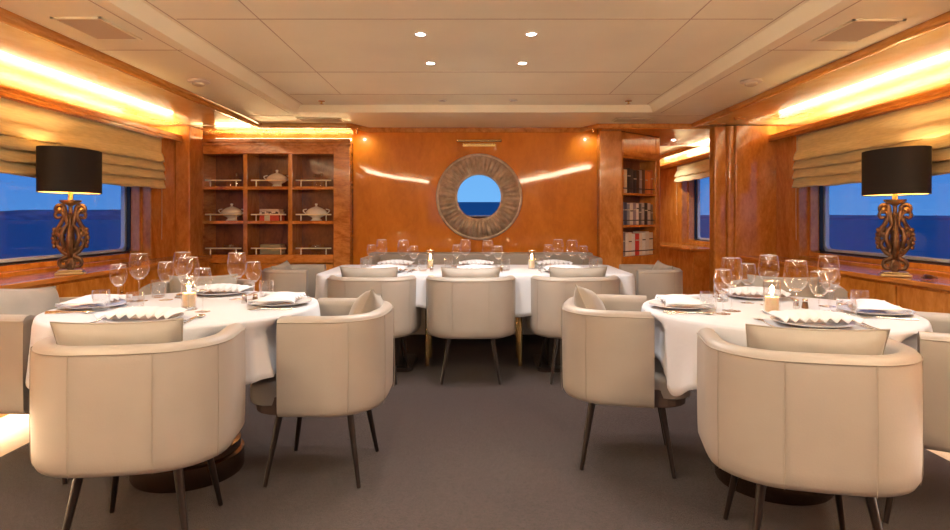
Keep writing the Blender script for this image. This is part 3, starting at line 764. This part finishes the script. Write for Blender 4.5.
def place_chair(x, y, face, desc, pdesc, group, pil=True, tilt=16, roll=0, poff=(0, 0), pz=0):
    rz = math.atan2(face[1], face[0])-PI/2
    if first[0]: o = CH; o.location = (x, y, .012); o.rotation_euler = (0, 0, rz); first[0] = False
    else: o = dup(CH, (x, y, .012), rz)
    o['label'] = desc; o['group'] = group; chairs.append((x, y, rz))
    if pil:
        lx, ly = poff[0], -.125+poff[1]
        px = x+math.cos(rz)*lx-math.sin(rz)*ly; py = y+math.sin(rz)*lx+math.cos(rz)*ly
        if pfirst[0]: p = PIL; pfirst[0] = False
        else: p = dup(PIL)
        p.location = (px, py, .668+pz)
        p.rotation_euler = (Matrix.Rotation(rz, 3, 'Z') @ Matrix.Rotation(math.radians(tilt), 3, 'X') @ Matrix.Rotation(math.radians(roll), 3, 'Y')).to_euler()
        tag(p, pdesc, 'cushion', 'beige cushions in the tub chairs')
LT = (-1.325, 2.78, .58); RT = (1.325, 2.67, .56)
GL, GR, GC = 'cream tub chairs around the left round table', 'cream tub chairs around the right round table', 'cream tub chairs around the long table'
place_chair(-1.205, 2.205, (-.15, .99), 'cream tub chair nearest the viewer at the left round table', 'beige cushion in the nearest chair of the left round table', GL, roll=0, poff=(-.03, 0))
place_chair(-.70, 2.80, (-1, .03), 'cream tub chair on the aisle side of the left round table', 'beige cushion in the aisle chair of the left round table', GL, roll=12, tilt=24, poff=(.04, -.035), pz=.005)
place_chair(-1.99, 2.84, (1, -.05), 'cream tub chair on the window side of the left round table', 'beige cushion in the window-side chair of the left round table', GL, roll=-6, tilt=18, pz=.02)
place_chair(-1.74, 3.80, (.30, -.95), 'cream tub chair on the far side of the left round table by the console', 'beige cushion in the far chair of the left round table', GL, pz=-.03, poff=(0, -.01))
place_chair(1.125, 2.08, (.22, .975), 'cream tub chair nearest the viewer at the right round table', 'beige cushion in the nearest chair of the right round table', GR)
place_chair(.737, 2.93, (.976, -.22), 'cream tub chair on the aisle side of the right round table', 'beige cushion in the aisle chair of the right round table', GR, roll=-14, tilt=24, poff=(.0, -.02), pz=.0)
place_chair(1.85, 2.37, (-.87, .5), 'cream tub chair on the window side of the right round table', 'beige cushion in the window-side chair of the right round table', GR)
place_chair(1.93, 3.74, (-.40, -.92), 'cream tub chair on the far side of the right round table by the console', 'beige cushion in the far chair of the right round table', GR, pz=-.03, poff=(0, -.01))
place_chair(-.735, 4.42, (.10, 1), 'left tub chair on the near side of the long table', 'pale cushion in the left chair on the near side of the long table', GC, poff=(.0, 0))
place_chair(-.03, 4.40, (0, 1), 'middle tub chair on the near side of the long table', 'pale cushion in the middle chair on the near side of the long table', GC)
place_chair(.715, 4.42, (-.10, 1), 'right tub chair on the near side of the long table', 'pale cushion in the right chair on the near side of the long table', GC)
place_chair(-1.445, 5.05, (1, 0), 'cream tub chair at the left end of the long table', 'beige cushion in the chair at the left end of the long table', GC, roll=3, tilt=14, pz=-.035, poff=(0, -.03))
place_chair(1.40, 5.05, (-1, 0), 'cream tub chair at the right end of the long table', 'beige cushion in the chair at the right end of the long table', GC, roll=-3, tilt=14, pz=-.035, poff=(0, -.03))

# bench sofa behind the long table
sf = thing('bench_sofa', 'long cream upholstered bench sofa along the back wall behind the long table', 'sofa', (.06, 6.0, 0.013))
b = B(); rbox(b, -1.12, 1.12, -.06, .12, .30, .82, .06); b.build('backrest', M['leather'], sf, bevel=.02, smooth=40)
for s in (-1, 1):
    b = B(); rbox(b, s*1.06-.06, s*1.06+.06, -.5, .06, .30, .80, .05); b.build('armrest', M['leather'], sf, bevel=.02, smooth=40)
for k in range(3):
    b = B(); rbox(b, -1.0+.667*k, -1.0+.667*k+.66, -.52, -.04, .34, .47, .04); b.build('seat_cushion', M['leather'], sf, bevel=.015, smooth=40)
b = B(); rbox(b, -1.10, 1.10, -.5, .1, .10, .34, .04); b.build('base', M['leather'], sf)
for sx in (-1, 1):
    for y in (-.42, .02):
        b = B(); b.tube([(sx*1.0, y, .10), (sx*1.0, y, .0)], [.02, .014], 10); b.build('leg', M['leg'], sf)

# ------------------------------------------------------------------ tables and cloths
def in_arm(x, y):
    for cx, cy, rz in chairs:
        dx, dy = x-cx, y-cy; lx = math.cos(rz)*dx+math.sin(rz)*dy; ly = -math.sin(rz)*dx+math.cos(rz)*dy
        if abs(lx) < .335 and -.315 < ly < .128:
            if abs(lx) > .225 or ly < -.2: return True
    return False
def on_seat(x, y):
    for cx, cy, rz in chairs:
        dx, dy = x-cx, y-cy; lx = math.cos(rz)*dx+math.sin(rz)*dy; ly = -math.sin(rz)*dx+math.cos(rz)*dy
        if abs(lx) < .29 and -.30 < ly < .31: return True
    return False
def cloth(label, outline, cen, zt, drop, seed, folds=12, amp=.04, corner=None, push=True):
    """outline: list of (x, y, nx, ny) on the table edge"""
    rnd = random.Random(seed); n = len(outline); ph = [rnd.uniform(0, 6.28) for _ in range(4)]
    rows = []
    for k in range(6):
        s = k/6; rows.append([(cen[0]+(x-cen[0])*s, cen[1]+(y-cen[1])*s, zt) for x, y, nx, ny in outline])
    rows.append([(x, y, zt) for x, y, nx, ny in [(x-nx*.012, y-ny*.012, nx, ny) for x, y, nx, ny in outline]])
    rows.append([(x-nx*.003, y-ny*.003, zt-.003) for x, y, nx, ny in outline])
    rows.append([(x+nx*.001, y+ny*.001, zt-.012) for x, y, nx, ny in outline])
    NS = 9
    stop = [1.0]*n
    for k in range(1, NS+1):
        s = k/NS; row = []
        for i, (x, y, nx, ny) in enumerate(outline):
            a = 2*PI*i/n
            f = math.sin(folds*a+ph[0]+.8*math.sin(3*a+ph[1]))
            f2 = math.sin((folds*2+1)*a+ph[2])
            d = .004+amp*s*(.9+f*1.0+.35*f2)*(.7+.3*math.sin(2*a+ph[3]))
            dr = drop*(1+.10*math.sin(4*a+ph[1])-.05*f)
            if corner: dr += corner*max(0, math.cos(4*a+ph[3]))**6
            X, Y, Z = x+nx*d, y+ny*d, zt-.012-(dr-.012)*s
            row.append((X, Y, Z))
        rows.append(row)
    # where a chair arm pushes against the hanging cloth it folds inwards
    need = []
    for i, (x, y, nx, ny) in enumerate(outline):
        d = 0
        while push and d < .2 and any(in_arm(rows[k][i][0]-nx*d, rows[k][i][1]-ny*d) for k in (10, 13, len(rows)-1)): d += .01
        need.append(d)
    mxd = [max(need[(i+q) % n] for q in range(-3, 4)) for i in range(n)]
    sm = [sum(mxd[(i+q) % n] for q in range(-3, 4))/7 for i in range(n)]
    for k in range(9, len(rows)):
        t_ = min(1, (k-8)/2); t_ = t_*t_*(3-2*t_)
        rows[k] = [(X-outline[i][2]*sm[i]*t_, Y-outline[i][3]*sm[i]*t_, Z) for i, (X, Y, Z) in enumerate(rows[k])]
    for k in range(9, len(rows)):
        for i in range(n):
            X, Y, Z = rows[k][i]
            if on_seat(X, Y): Z = max(Z, .50)
            rows[k][i] = (X, Y, Z)
    b = B(); b.grid(len(rows), n, lambda i, j: rows[i][j], cv=True)
    o = b.build('tablecloth', M['cloth'], smooth=75, solid=.0025)
    for v in o.data.vertices: pass
    return tag(o, label, 'tablecloth')
def circ(cx, cy, r, n=240): return [(cx+r*math.cos(2*PI*i/n), cy+r*math.sin(2*PI*i/n), math.cos(2*PI*i/n), math.sin(2*PI*i/n)) for i in range(n)]
ZT = .772
for (cx, cy, r), nm in ((LT, 'left'), (RT, 'right')):
    t = thing('round_table', 'round pedestal dining table under a white cloth on the %s' % nm, 'table', (cx, cy, 0.012))
    b = B(); b.lathe([(.0001, .722), (r-.10, .722), (r-.08, .728), (r-.078, .75), (r-.082, .756), (.0001, .756)], 64); b.build('tabletop', M['dark'], t, smooth=40)
    b = B(); b.lathe([(.0001, .10), (.225, .10), (.225, .135), (.20, .14), (.20, .68), (.24, .70), (.24, .722), (.0001, .722)], 48); b.build('pedestal', M['bronze'], t, smooth=40)
    b = B(); b.lathe([(.0001, 0), (.235, 0), (.24, .01), (.24, .09), (.225, .10), (.0001, .10)], 48); b.build('base', M['bronze'], t, smooth=40)
    cloth('white linen cloth draped over the %s round table' % nm, circ(cx, cy, r), (cx, cy), ZT, .235, 3 if nm == 'left' else 8, corner=.05)
# long table
LX, LY0, LY1 = 1.16, 4.33, 5.24
lt = thing('long_table', 'long rectangular dining table under a white cloth in front of the mirror', 'table', (0, (LY0+LY1)/2, 0.012))
hy = (LY1-LY0)/2
b = B(); rbox(b, -LX+.012, LX-.012, -hy+.012, hy-.012, .722, .756, .07); b.build('tabletop', M['dark'], lt, smooth=40)
b = B(); b.box(-.85, .85, -.25, .25, .64, .722); b.build('apron', M['dark'], lt)
for x in (-.37, .35):
    for y in (-.04, .22):
        b = B(); b.tube([(x, y, .64), (x*1.02, y*1.05, 0)], [.022, .015], 12); b.build('leg', M['brass'], lt, smooth=50)
for x in (-.72, .72):
    b = B(); rbox(b, x-.16, x+.16, -.16, .16, .03, .64, .04); rbox(b, x-.24, x+.24, -.24, .24, 0, .03, .05); b.build('pedestal', M['leg'], lt, smooth=40)
ol = []
cy0 = (LY0+LY1)/2; rr_ = .07
per = []
segs = [((LX, LY0+rr_), (LX, LY1-rr_), (1, 0)), ((LX-rr_, LY1), (-LX+rr_, LY1), (0, 1)), ((-LX, LY1-rr_), (-LX, LY0+rr_), (-1, 0)), ((-LX+rr_, LY0), (LX-rr_, LY0), (0, -1))]
cs = [((LX-rr_, LY1-rr_), 0), ((-LX+rr_, LY1-rr_), 90), ((-LX+rr_, LY0+rr_), 180), ((LX-rr_, LY0+rr_), 270)]
for (a, c, nrm), (cc, a0) in zip(segs, cs):
    L_ = math.hypot(c[0]-a[0], c[1]-a[1]); m = int(L_/.02)
    for k in range(m): per.append((a[0]+(c[0]-a[0])*k/m, a[1]+(c[1]-a[1])*k/m, *nrm))
    for k in range(6):
        an = math.radians(a0+90*k/6); per.append((cc[0]+rr_*math.cos(an), cc[1]+rr_*math.sin(an), math.cos(an), math.sin(an)))
cloth('white linen cloth draped over the long table before the mirror', per, (0, cy0), ZT, .27, 5, folds=21, amp=.022, push=False)

# ------------------------------------------------------------------ tableware
TZ = ZT+.0015
def wine_mesh(h, r):
    t = thing('wine_glass', '', 'glass')
    b = B(); zb = h*.46
    b.lathe([(.0001, zb), (r*.35, zb+.004), (r*.72, zb+.018), (r*.95, zb+.04), (r, zb+.056), (r*.97, zb+(h-zb)*.68), (r*.84, h-.004), (r*.82, h), (r*.80, h-.001)], 28)
    o = b.build('bowl', M['glass'], t, smooth=60)
    b = B(); b.tube([(r*.815*math.cos(2*PI*q/28), r*.815*math.sin(2*PI*q/28), h) for q in range(28)], .0013, 6, closed=True); b.build('rim', M['rim'], o, smooth=60)
    b = B(); b.sphere((0, 0, zb+.006), (r*.5, r*.5, .006), 14); b.build('thick_bottom', M['rim'], o, smooth=60)
    b = B(); b.lathe([(.004, .006), (.0032, .02), (.003, zb*.6), (.0036, zb-.006), (.006, zb+.001)], 10); b.build('stem', M['glass'], t, smooth=60)
    b = B(); b.lathe([(.0001, .0), (r*.82, .0), (r*.84, .002), (r*.4, .004), (.004, .008)], 28); b.build('foot', M['glass'], t, smooth=40)
    return t
WL = wine_mesh(.232, .046); WS = wine_mesh(.188, .038); used = {}
tm = B(); tm.lathe([(.0001, .003), (.026, .0), (.031, .004), (.036, .04), (.036, .07), (.0335, .09), (.032, .09), (.034, .06), (.029, .008), (.0001, .009)], 24)
TU = tm.build('tumbler', M['glass'], smooth=50); TU['category'] = 'glass'
def put(proto, key, x, y, z, label, group, rz=0):
    if key not in used: used[key] = 1; o = proto; o.location = (x, y, z); o.rotation_euler = (0, 0, rz)
    else: o = dup(proto, (x, y, z), rz)
    o['label'] = label; o['group'] = group; return o
def glasses(tab, lst):
    g = 'glasses on the '+tab
    for kind, x, y, seat in lst:
        if kind == 'L': put(WL, 'L', x, y, TZ, 'large wine glass %s of the %s' % (seat, tab), g)
        elif kind == 'S': put(WS, 'S', x, y, TZ, 'smaller wine glass %s of the %s' % (seat, tab), g)
        else: put(TU, 'T', x, y, TZ, 'stemless water glass %s of the %s' % (seat, tab), g)
TLn, TRn, TCn = 'left round table', 'right round table', 'long table'
glasses(TLn, [('L', -1.64, 2.93, 'at the window-side seat'), ('S', -1.67, 2.81, 'at the window-side seat'), ('T', -1.64, 2.63, 'at the window-side seat'),
              ('L', -1.49, 3.06, 'at the far seat'), ('S', -1.53, 2.97, 'at the far seat'), ('T', -1.62, 3.07, 'at the far seat'),
              ('L', -1.19, 3.0, 'at the aisle seat'), ('S', -1.10, 2.98, 'at the aisle seat'), ('T', -1.06, 3.05, 'at the aisle seat'),
              ('L', -1.27, 2.66, 'at the nearest seat'), ('S', -1.18, 2.60, 'at the nearest seat'), ('T', -1.45, 2.56, 'at the nearest seat')])
glasses(TRn, [('L', 1.12, 2.62, 'at the aisle seat'), ('S', 1.05, 2.54, 'at the aisle seat'), ('T', 1.00, 2.57, 'at the aisle seat'),
              ('L', 1.37, 2.80, 'at the far seat'), ('S', 1.30, 2.86, 'at the far seat'), ('T', 1.20, 2.92, 'at the far seat'),
              ('L', 1.62, 2.75, 'at the window-side seat'), ('S', 1.54, 2.60, 'at the window-side seat'), ('T', 1.68, 2.62, 'at the window-side seat'),
              ('L', 1.31, 2.45, 'at the nearest seat'), ('S', 1.40, 2.44, 'at the nearest seat'), ('T', 1.46, 2.36, 'at the nearest seat')])
glasses(TCn, [('L', -.75, 4.82, 'at the left seat, sofa side,'), ('S', -.84, 4.86, 'at the left seat, sofa side,'), ('T', -.88, 4.78, 'at the left seat, sofa side,'),
              ('L', -.565, 4.72, 'at the left seat, near side,'), ('S', -.475, 4.66, 'at the left seat, near side,'), ('T', -.40, 4.60, 'at the left seat, near side,'),
              ('L', -.078, 4.82, 'at the middle seat, sofa side,'), ('S', -.15, 4.86, 'at the middle seat, sofa side,'), ('T', -.21, 4.74, 'at the middle seat, sofa side,'),
              ('L', .10, 4.72, 'at the middle seat, near side,'), ('S', .18, 4.66, 'at the middle seat, near side,'), ('T', .235, 4.62, 'at the middle seat, near side,'),
              ('L', .67, 4.84, 'at the right seat, sofa side,'), ('S', .595, 4.88, 'at the right seat, sofa side,'), ('T', .51, 4.78, 'at the right seat, sofa side,'),
              ('L', .76, 4.70, 'at the right seat, near side,'), ('S', .84, 4.66, 'at the right seat, near side,'), ('T', .92, 4.66, 'at the right seat, near side,')])
# plates, napkins, cutlery
pb = B(); pb.lathe([(.0001, 0), (.085, 0), (.09, .004), (.115, .010), (.140, .016), (.142, .019), (.138, .019), (.112, .014), (.088, .008), (.0001, .007)], 44)
PL = pb.build('plate', M['porcelain'], smooth=50); PL['category'] = 'plate'
def napkin_mesh():
    b = B(); nu, nv = 61, 9
    def fn(i, j):
        u = -1+2*i/(nu-1); v = -1+2*j/(nv-1)
        pl_ = abs(((i/(nu-1)*8) % 1)-.5)*2            # pleats 0..1
        fan = .75+.35*abs(u)**1.5
        y = v*.075*fan*(1+.16*(1-pl_)*(1 if abs(v) > .7 else .3))
        z = .003+.034*(1-u*u*.6)*(1-.97*v*v)+.016*pl_*(abs(v)**1.6)
        return (u*.145, y*1.15+.012*u*u, z)
    b.grid(nu, nv, fn)
    return b.build('napkin', M['napkin'], smooth=35, solid=.003)
NK = napkin_mesh(); NK['category'] = 'napkin'
def fork_mesh():
    b = B(); b.tube([(0, -.10, .003), (0, -.04, .004), (0, .03, .008), (0, .045, .008)], [.0055, .0035, .0025, .004], 8, flat=.4)
    b.box(-.011, .011, .042, .062, .006, .0085)
    for k in range(4): x = -.0095+.0063*k; b.tube([(x, .06, .007), (x, .085, .004), (x, .10, .006)], [.0018, .0016, .0008], 6)
    return b.build('fork', M['silver'], smooth=50)
def knife_mesh():
    b = B(); b.tube([(0, -.11, .004), (0, -.06, .005), (0, -.012, .004)], [.006, .0065, .004], 8, flat=.6)
    b.add([(-.002, -.012, .002), (-.002, .10, .002), (.006, .085, .002), (.010, .04, .002), (.009, -.008, .002), (-.002, -.012, .005), (-.002, .10, .004), (.006, .085, .0025), (.010, .04, .0025), (.009, -.008, .0025)],
          [(0, 1, 2, 3, 4), (9, 8, 7, 6, 5), (0, 5, 6, 1), (1, 6, 7, 2), (2, 7, 8, 3), (3, 8, 9, 4), (4, 9, 5, 0)])
    return b.build('knife', M['silver'], smooth=30)
def spoon_mesh():
    b = B(); b.tube([(0, -.10, .003), (0, -.03, .004), (0, .04, .009), (0, .05, .008)], [.0055, .0035, .0025, .004], 8, flat=.5)
    b.sphere((0, .072, .008), (.018, .026, .006), 14)
    return b.build('spoon', M['silver'], smooth=60)
FK, KN, SP = fork_mesh(), knife_mesh(), spoon_mesh()
for o, c in ((FK, 'fork'), (KN, 'knife'), (SP, 'spoon')): o['category'] = c
def setting(tab, seat, x, y, d, nap=0, npos=0):
    """d: unit vector from the plate to the table centre"""
    rz = math.atan2(d[1], d[0])-PI/2
    def w(lx, ly): return x+math.cos(rz)*lx-math.sin(rz)*ly, y+math.sin(rz)*lx+math.cos(rz)*ly
    put(PL, 'P', x, y, TZ, 'white dinner plate %s of the %s' % (seat, tab), 'dinner plates on the '+tab, rz)
    put(NK, 'N', x, y, TZ+.019, 'pleated napkin %s of the %s' % (seat, tab), 'napkins on the '+tab, rz+nap)
    cg = 'cutlery on the '+tab
    a = w(-.168, .0); put(FK, 'F', a[0], a[1], TZ, 'silver fork %s of the %s' % (seat, tab), cg, rz)
    a = w(.165, .0); put(KN, 'K', a[0], a[1], TZ, 'silver knife %s of the %s' % (seat, tab), cg, rz)
    a = w(.19, .0); put(SP, 'Z', a[0], a[1], TZ, 'silver spoon %s of the %s' % (seat, tab), cg, rz)
def around(tab, T, lst):
    for seat, dx, dy in lst:
        l = math.hypot(dx, dy); R = T[2]-.165
        setting(tab, seat, T[0]+dx/l*R, T[1]+dy/l*R, (-dx/l, -dy/l))
around(TLn, LT, [('at the nearest seat', .05, -1), ('at the aisle seat', 1, .08), ('at the far seat', -.05, 1), ('at the window-side seat', -1, -.12)])
around(TRn, RT, [('at the nearest seat', -.12, -1), ('at the aisle seat', -1, .12), ('at the far seat', .25, 1), ('at the window-side seat', 1, -.30)])
for nm, x in (('left', -.66), ('middle', .01), ('right', .66)):
    setting(TCn, 'at the %s seat, sofa side,' % nm, x, 5.04, (0, -1))
    setting(TCn, 'at the %s seat, near side,' % nm, x, 4.515, (0, 1))
# shakers
def shaker(label, x, y, dark):
    t = thing('shaker', label, 'shaker', (x, y, TZ), 0, 'salt and pepper shakers')
    b = B(); b.lathe([(.0001, 0), (.013, 0), (.014, .004), (.012, .02), (.011, .03)], 16); b.build('body', M['silver'] if not dark else M['carved'], t, smooth=50)
    b = B(); b.lathe([(.011, .03), (.0125, .034), (.010, .041), (.0001, .044)], 16); b.build('cap', M['silver'], t, smooth=50)
shaker('silver salt shaker near the middle of the left round table', -1.10, 2.86, False)
shaker('dark pepper shaker near the middle of the left round table', -1.055, 2.88, True)
shaker('silver salt shaker near the middle of the right round table', 1.44, 2.69, False)
shaker('dark pepper shaker near the middle of the right round table', 1.485, 2.70, True)
shaker('dark pepper shaker near the middle of the long table', .20, 4.58, True)
shaker('silver salt shaker near the middle of the long table', -.33, 4.56, False)
# candles in glass cylinders
def candle(label, x, y, h, hw, r, tab):
    b = B(); b.lathe([(.0001, .006), (r*.9, .004), (r*.98, .0), (r, .003), (r, h), (r-.002, h), (r-.003, .009), (.0001, .009)], 28)
    tag(b.build('candle_glass', M['glass'], smooth=50, loc=(x, y, TZ)), 'clear glass cylinder around the candle on '+label, 'candle holder', 'candle glasses on the tables')
    rm = B(); rm.tube([(r*math.cos(2*PI*q/24), r*math.sin(2*PI*q/24), h) for q in range(24)], .0014, 6, closed=True); rm.build('rim', M['rim'], [o for o in C.objects if o.name.startswith('candle_glass')][-1], smooth=60)
    t = thing('candle', 'lit ivory candle inside the glass cylinder on '+label, 'candle', (x, y, TZ+.0095), 0, 'lit candles on the tables')
    q = r-.006
    b = B(); b.lathe([(.0001, 0), (q, 0), (q, hw), (q*.85, hw-.004), (.0001, hw-.006)], 24); b.build('wax', M['wax'], t, smooth=40)
    b = B(); b.tube([(0, 0, hw-.006), (.0005, 0, hw+.008)], .0012, 6); b.build('wick', M['gasket'], t)
    b = B(); b.lathe([(.0001, hw+.004), (.0045, hw+.009), (.0068, hw+.018), (.0045, hw+.032), (.0015, hw+.046), (.0001, hw+.052)], 14); b.build('flame', M['flame'], t, smooth=60)
    light('POINT', (0, 0, hw+.03), .9, (1, .62, .28), t, .01)
candle('the left round table', -1.292, 2.71, .138, .058, .034, 0)
candle('the right round table', 1.262, 2.55, .138, .062, .034, 0)
candle('the left half of the long table', -.355, 4.76, .150, .065, .03, 0)
candle('the right half of the long table', .45, 4.76, .150, .065, .03, 0)

# ------------------------------------------------------------------ outside
b = B(); b.add([(-4000, -4000, -4), (4000, -4000, -4), (4000, 4000, -4), (-4000, 4000, -4)], [(0, 1, 2, 3)])
o = b.build('sea', M['sea']); tag(o, 'calm blue sea at dusk outside the windows', 'sea', kind='stuff')
def hill(label, pts, depth):
    b = B(); n = len(pts)
    for k in range(n-1):
        pass
    rows = []
    for (x, y, h) in pts:
        d = Vector((x, y, 0)).normalized()
        rows.append([(x-d.x*depth*.5, y-d.y*depth*.5, -5), (x-d.x*depth*.2, y-d.y*depth*.2, h*.7), (x, y, h), (x+d.x*depth*.3, y+d.y*depth*.3, h*.6), (x+d.x*depth*.5, y+d.y*depth*.5, -5)])
    b.grid(n, 5, lambda i, j: rows[i][j]); tag(b.build('hill', M['hill'], smooth=80), label, 'hill')
hill('low dark headland beyond the sea in the left window', [(-1500+300*k*.6, 1500+260*k, max(2, 62*math.sin(PI*k/9)+16*math.sin(2.3*k)*math.sin(PI*k/9))) for k in range(10)], 300)
hill('faint low coast beyond the sea in the right window', [(1500-160*k, 1100+230*k, max(2, 12*math.sin(PI*k/9))) for k in range(10)], 300)
b = B(); b.box(-3.3, 3.3, -5.6, Y0-.1, -.1, -.01); struct(b.build('floor_aft_deck', M['deck']))
t = thing('bulwark', 'dark painted bulwark with a cream cap rail around the aft deck, seen in the mirror', 'railing', (0, -5.4, -.01))
b = B(); b.box(-3.2, 3.2, -.05, .05, 0, .90); b.build('panel', M['hull'], t)
b = B(); b.box(-3.25, 3.25, -.10, .10, .90, .94); b.build('cap_rail', M['cap'], t, bevel=.01)

# ------------------------------------------------------------------ world: dusk sky, brighter astern
w = bpy.data.worlds.new('dusk'); bpy.context.scene.world = w; w.use_nodes = True
nt = w.node_tree; N = nt.nodes; L = nt.links; bg = N['Background']
tc = N.new('ShaderNodeTexCoord'); sx = N.new('ShaderNodeSeparateXYZ'); L.new(tc.outputs['Generated'], sx.inputs[0])
rz = N.new('ShaderNodeValToRGB'); e = rz.color_ramp.elements
e[0].position = .0; e[0].color = (.06, .19, .46, 1); e[1].position = .6; e[1].color = (.008, .035, .16, 1); k = e.new(.15); k.color = (.026, .115, .40, 1)
L.new(sx.outputs['Z'], rz.inputs[0])
r2 = N.new('ShaderNodeValToRGB'); e = r2.color_ramp.elements
e[0].position = .0; e[0].color = (.12, .32, .62, 1); e[1].position = .5; e[1].color = (.05, .17, .48, 1)
L.new(sx.outputs['Z'], r2.inputs[0])
mr = N.new('ShaderNodeMapRange'); mr.inputs['From Min'].default_value = -.3; mr.inputs['From Max'].default_value = -.9
L.new(sx.outputs['Y'], mr.inputs['Value'])
mx = N.new('ShaderNodeMixRGB'); L.new(mr.outputs[0], mx.inputs[0]); L.new(rz.outputs[0], mx.inputs[1]); L.new(r2.outputs[0], mx.inputs[2])
L.new(mx.outputs[0], bg.inputs[0]); bg.inputs[1].default_value = 1.0

# ------------------------------------------------------------------ camera
cd = bpy.data.cameras.new('camera'); cam = bpy.data.objects.new('camera', cd); C.objects.link(cam)
cam.location = (0, 0, H); cam.rotation_euler = (PI/2, 0, 0)
cd.sensor_width = 36; cd.lens = 36*600/950; cd.shift_y = -47/950; cd.clip_end = 9000; cd.clip_start = .05
sc = bpy.context.scene; sc.camera = cam
sc.view_settings.view_transform = 'Standard'; sc.view_settings.look = 'None'; sc.view_settings.gamma = 1; sc.view_settings.use_curve_mapping = False
sc.view_settings.exposure = 0.68
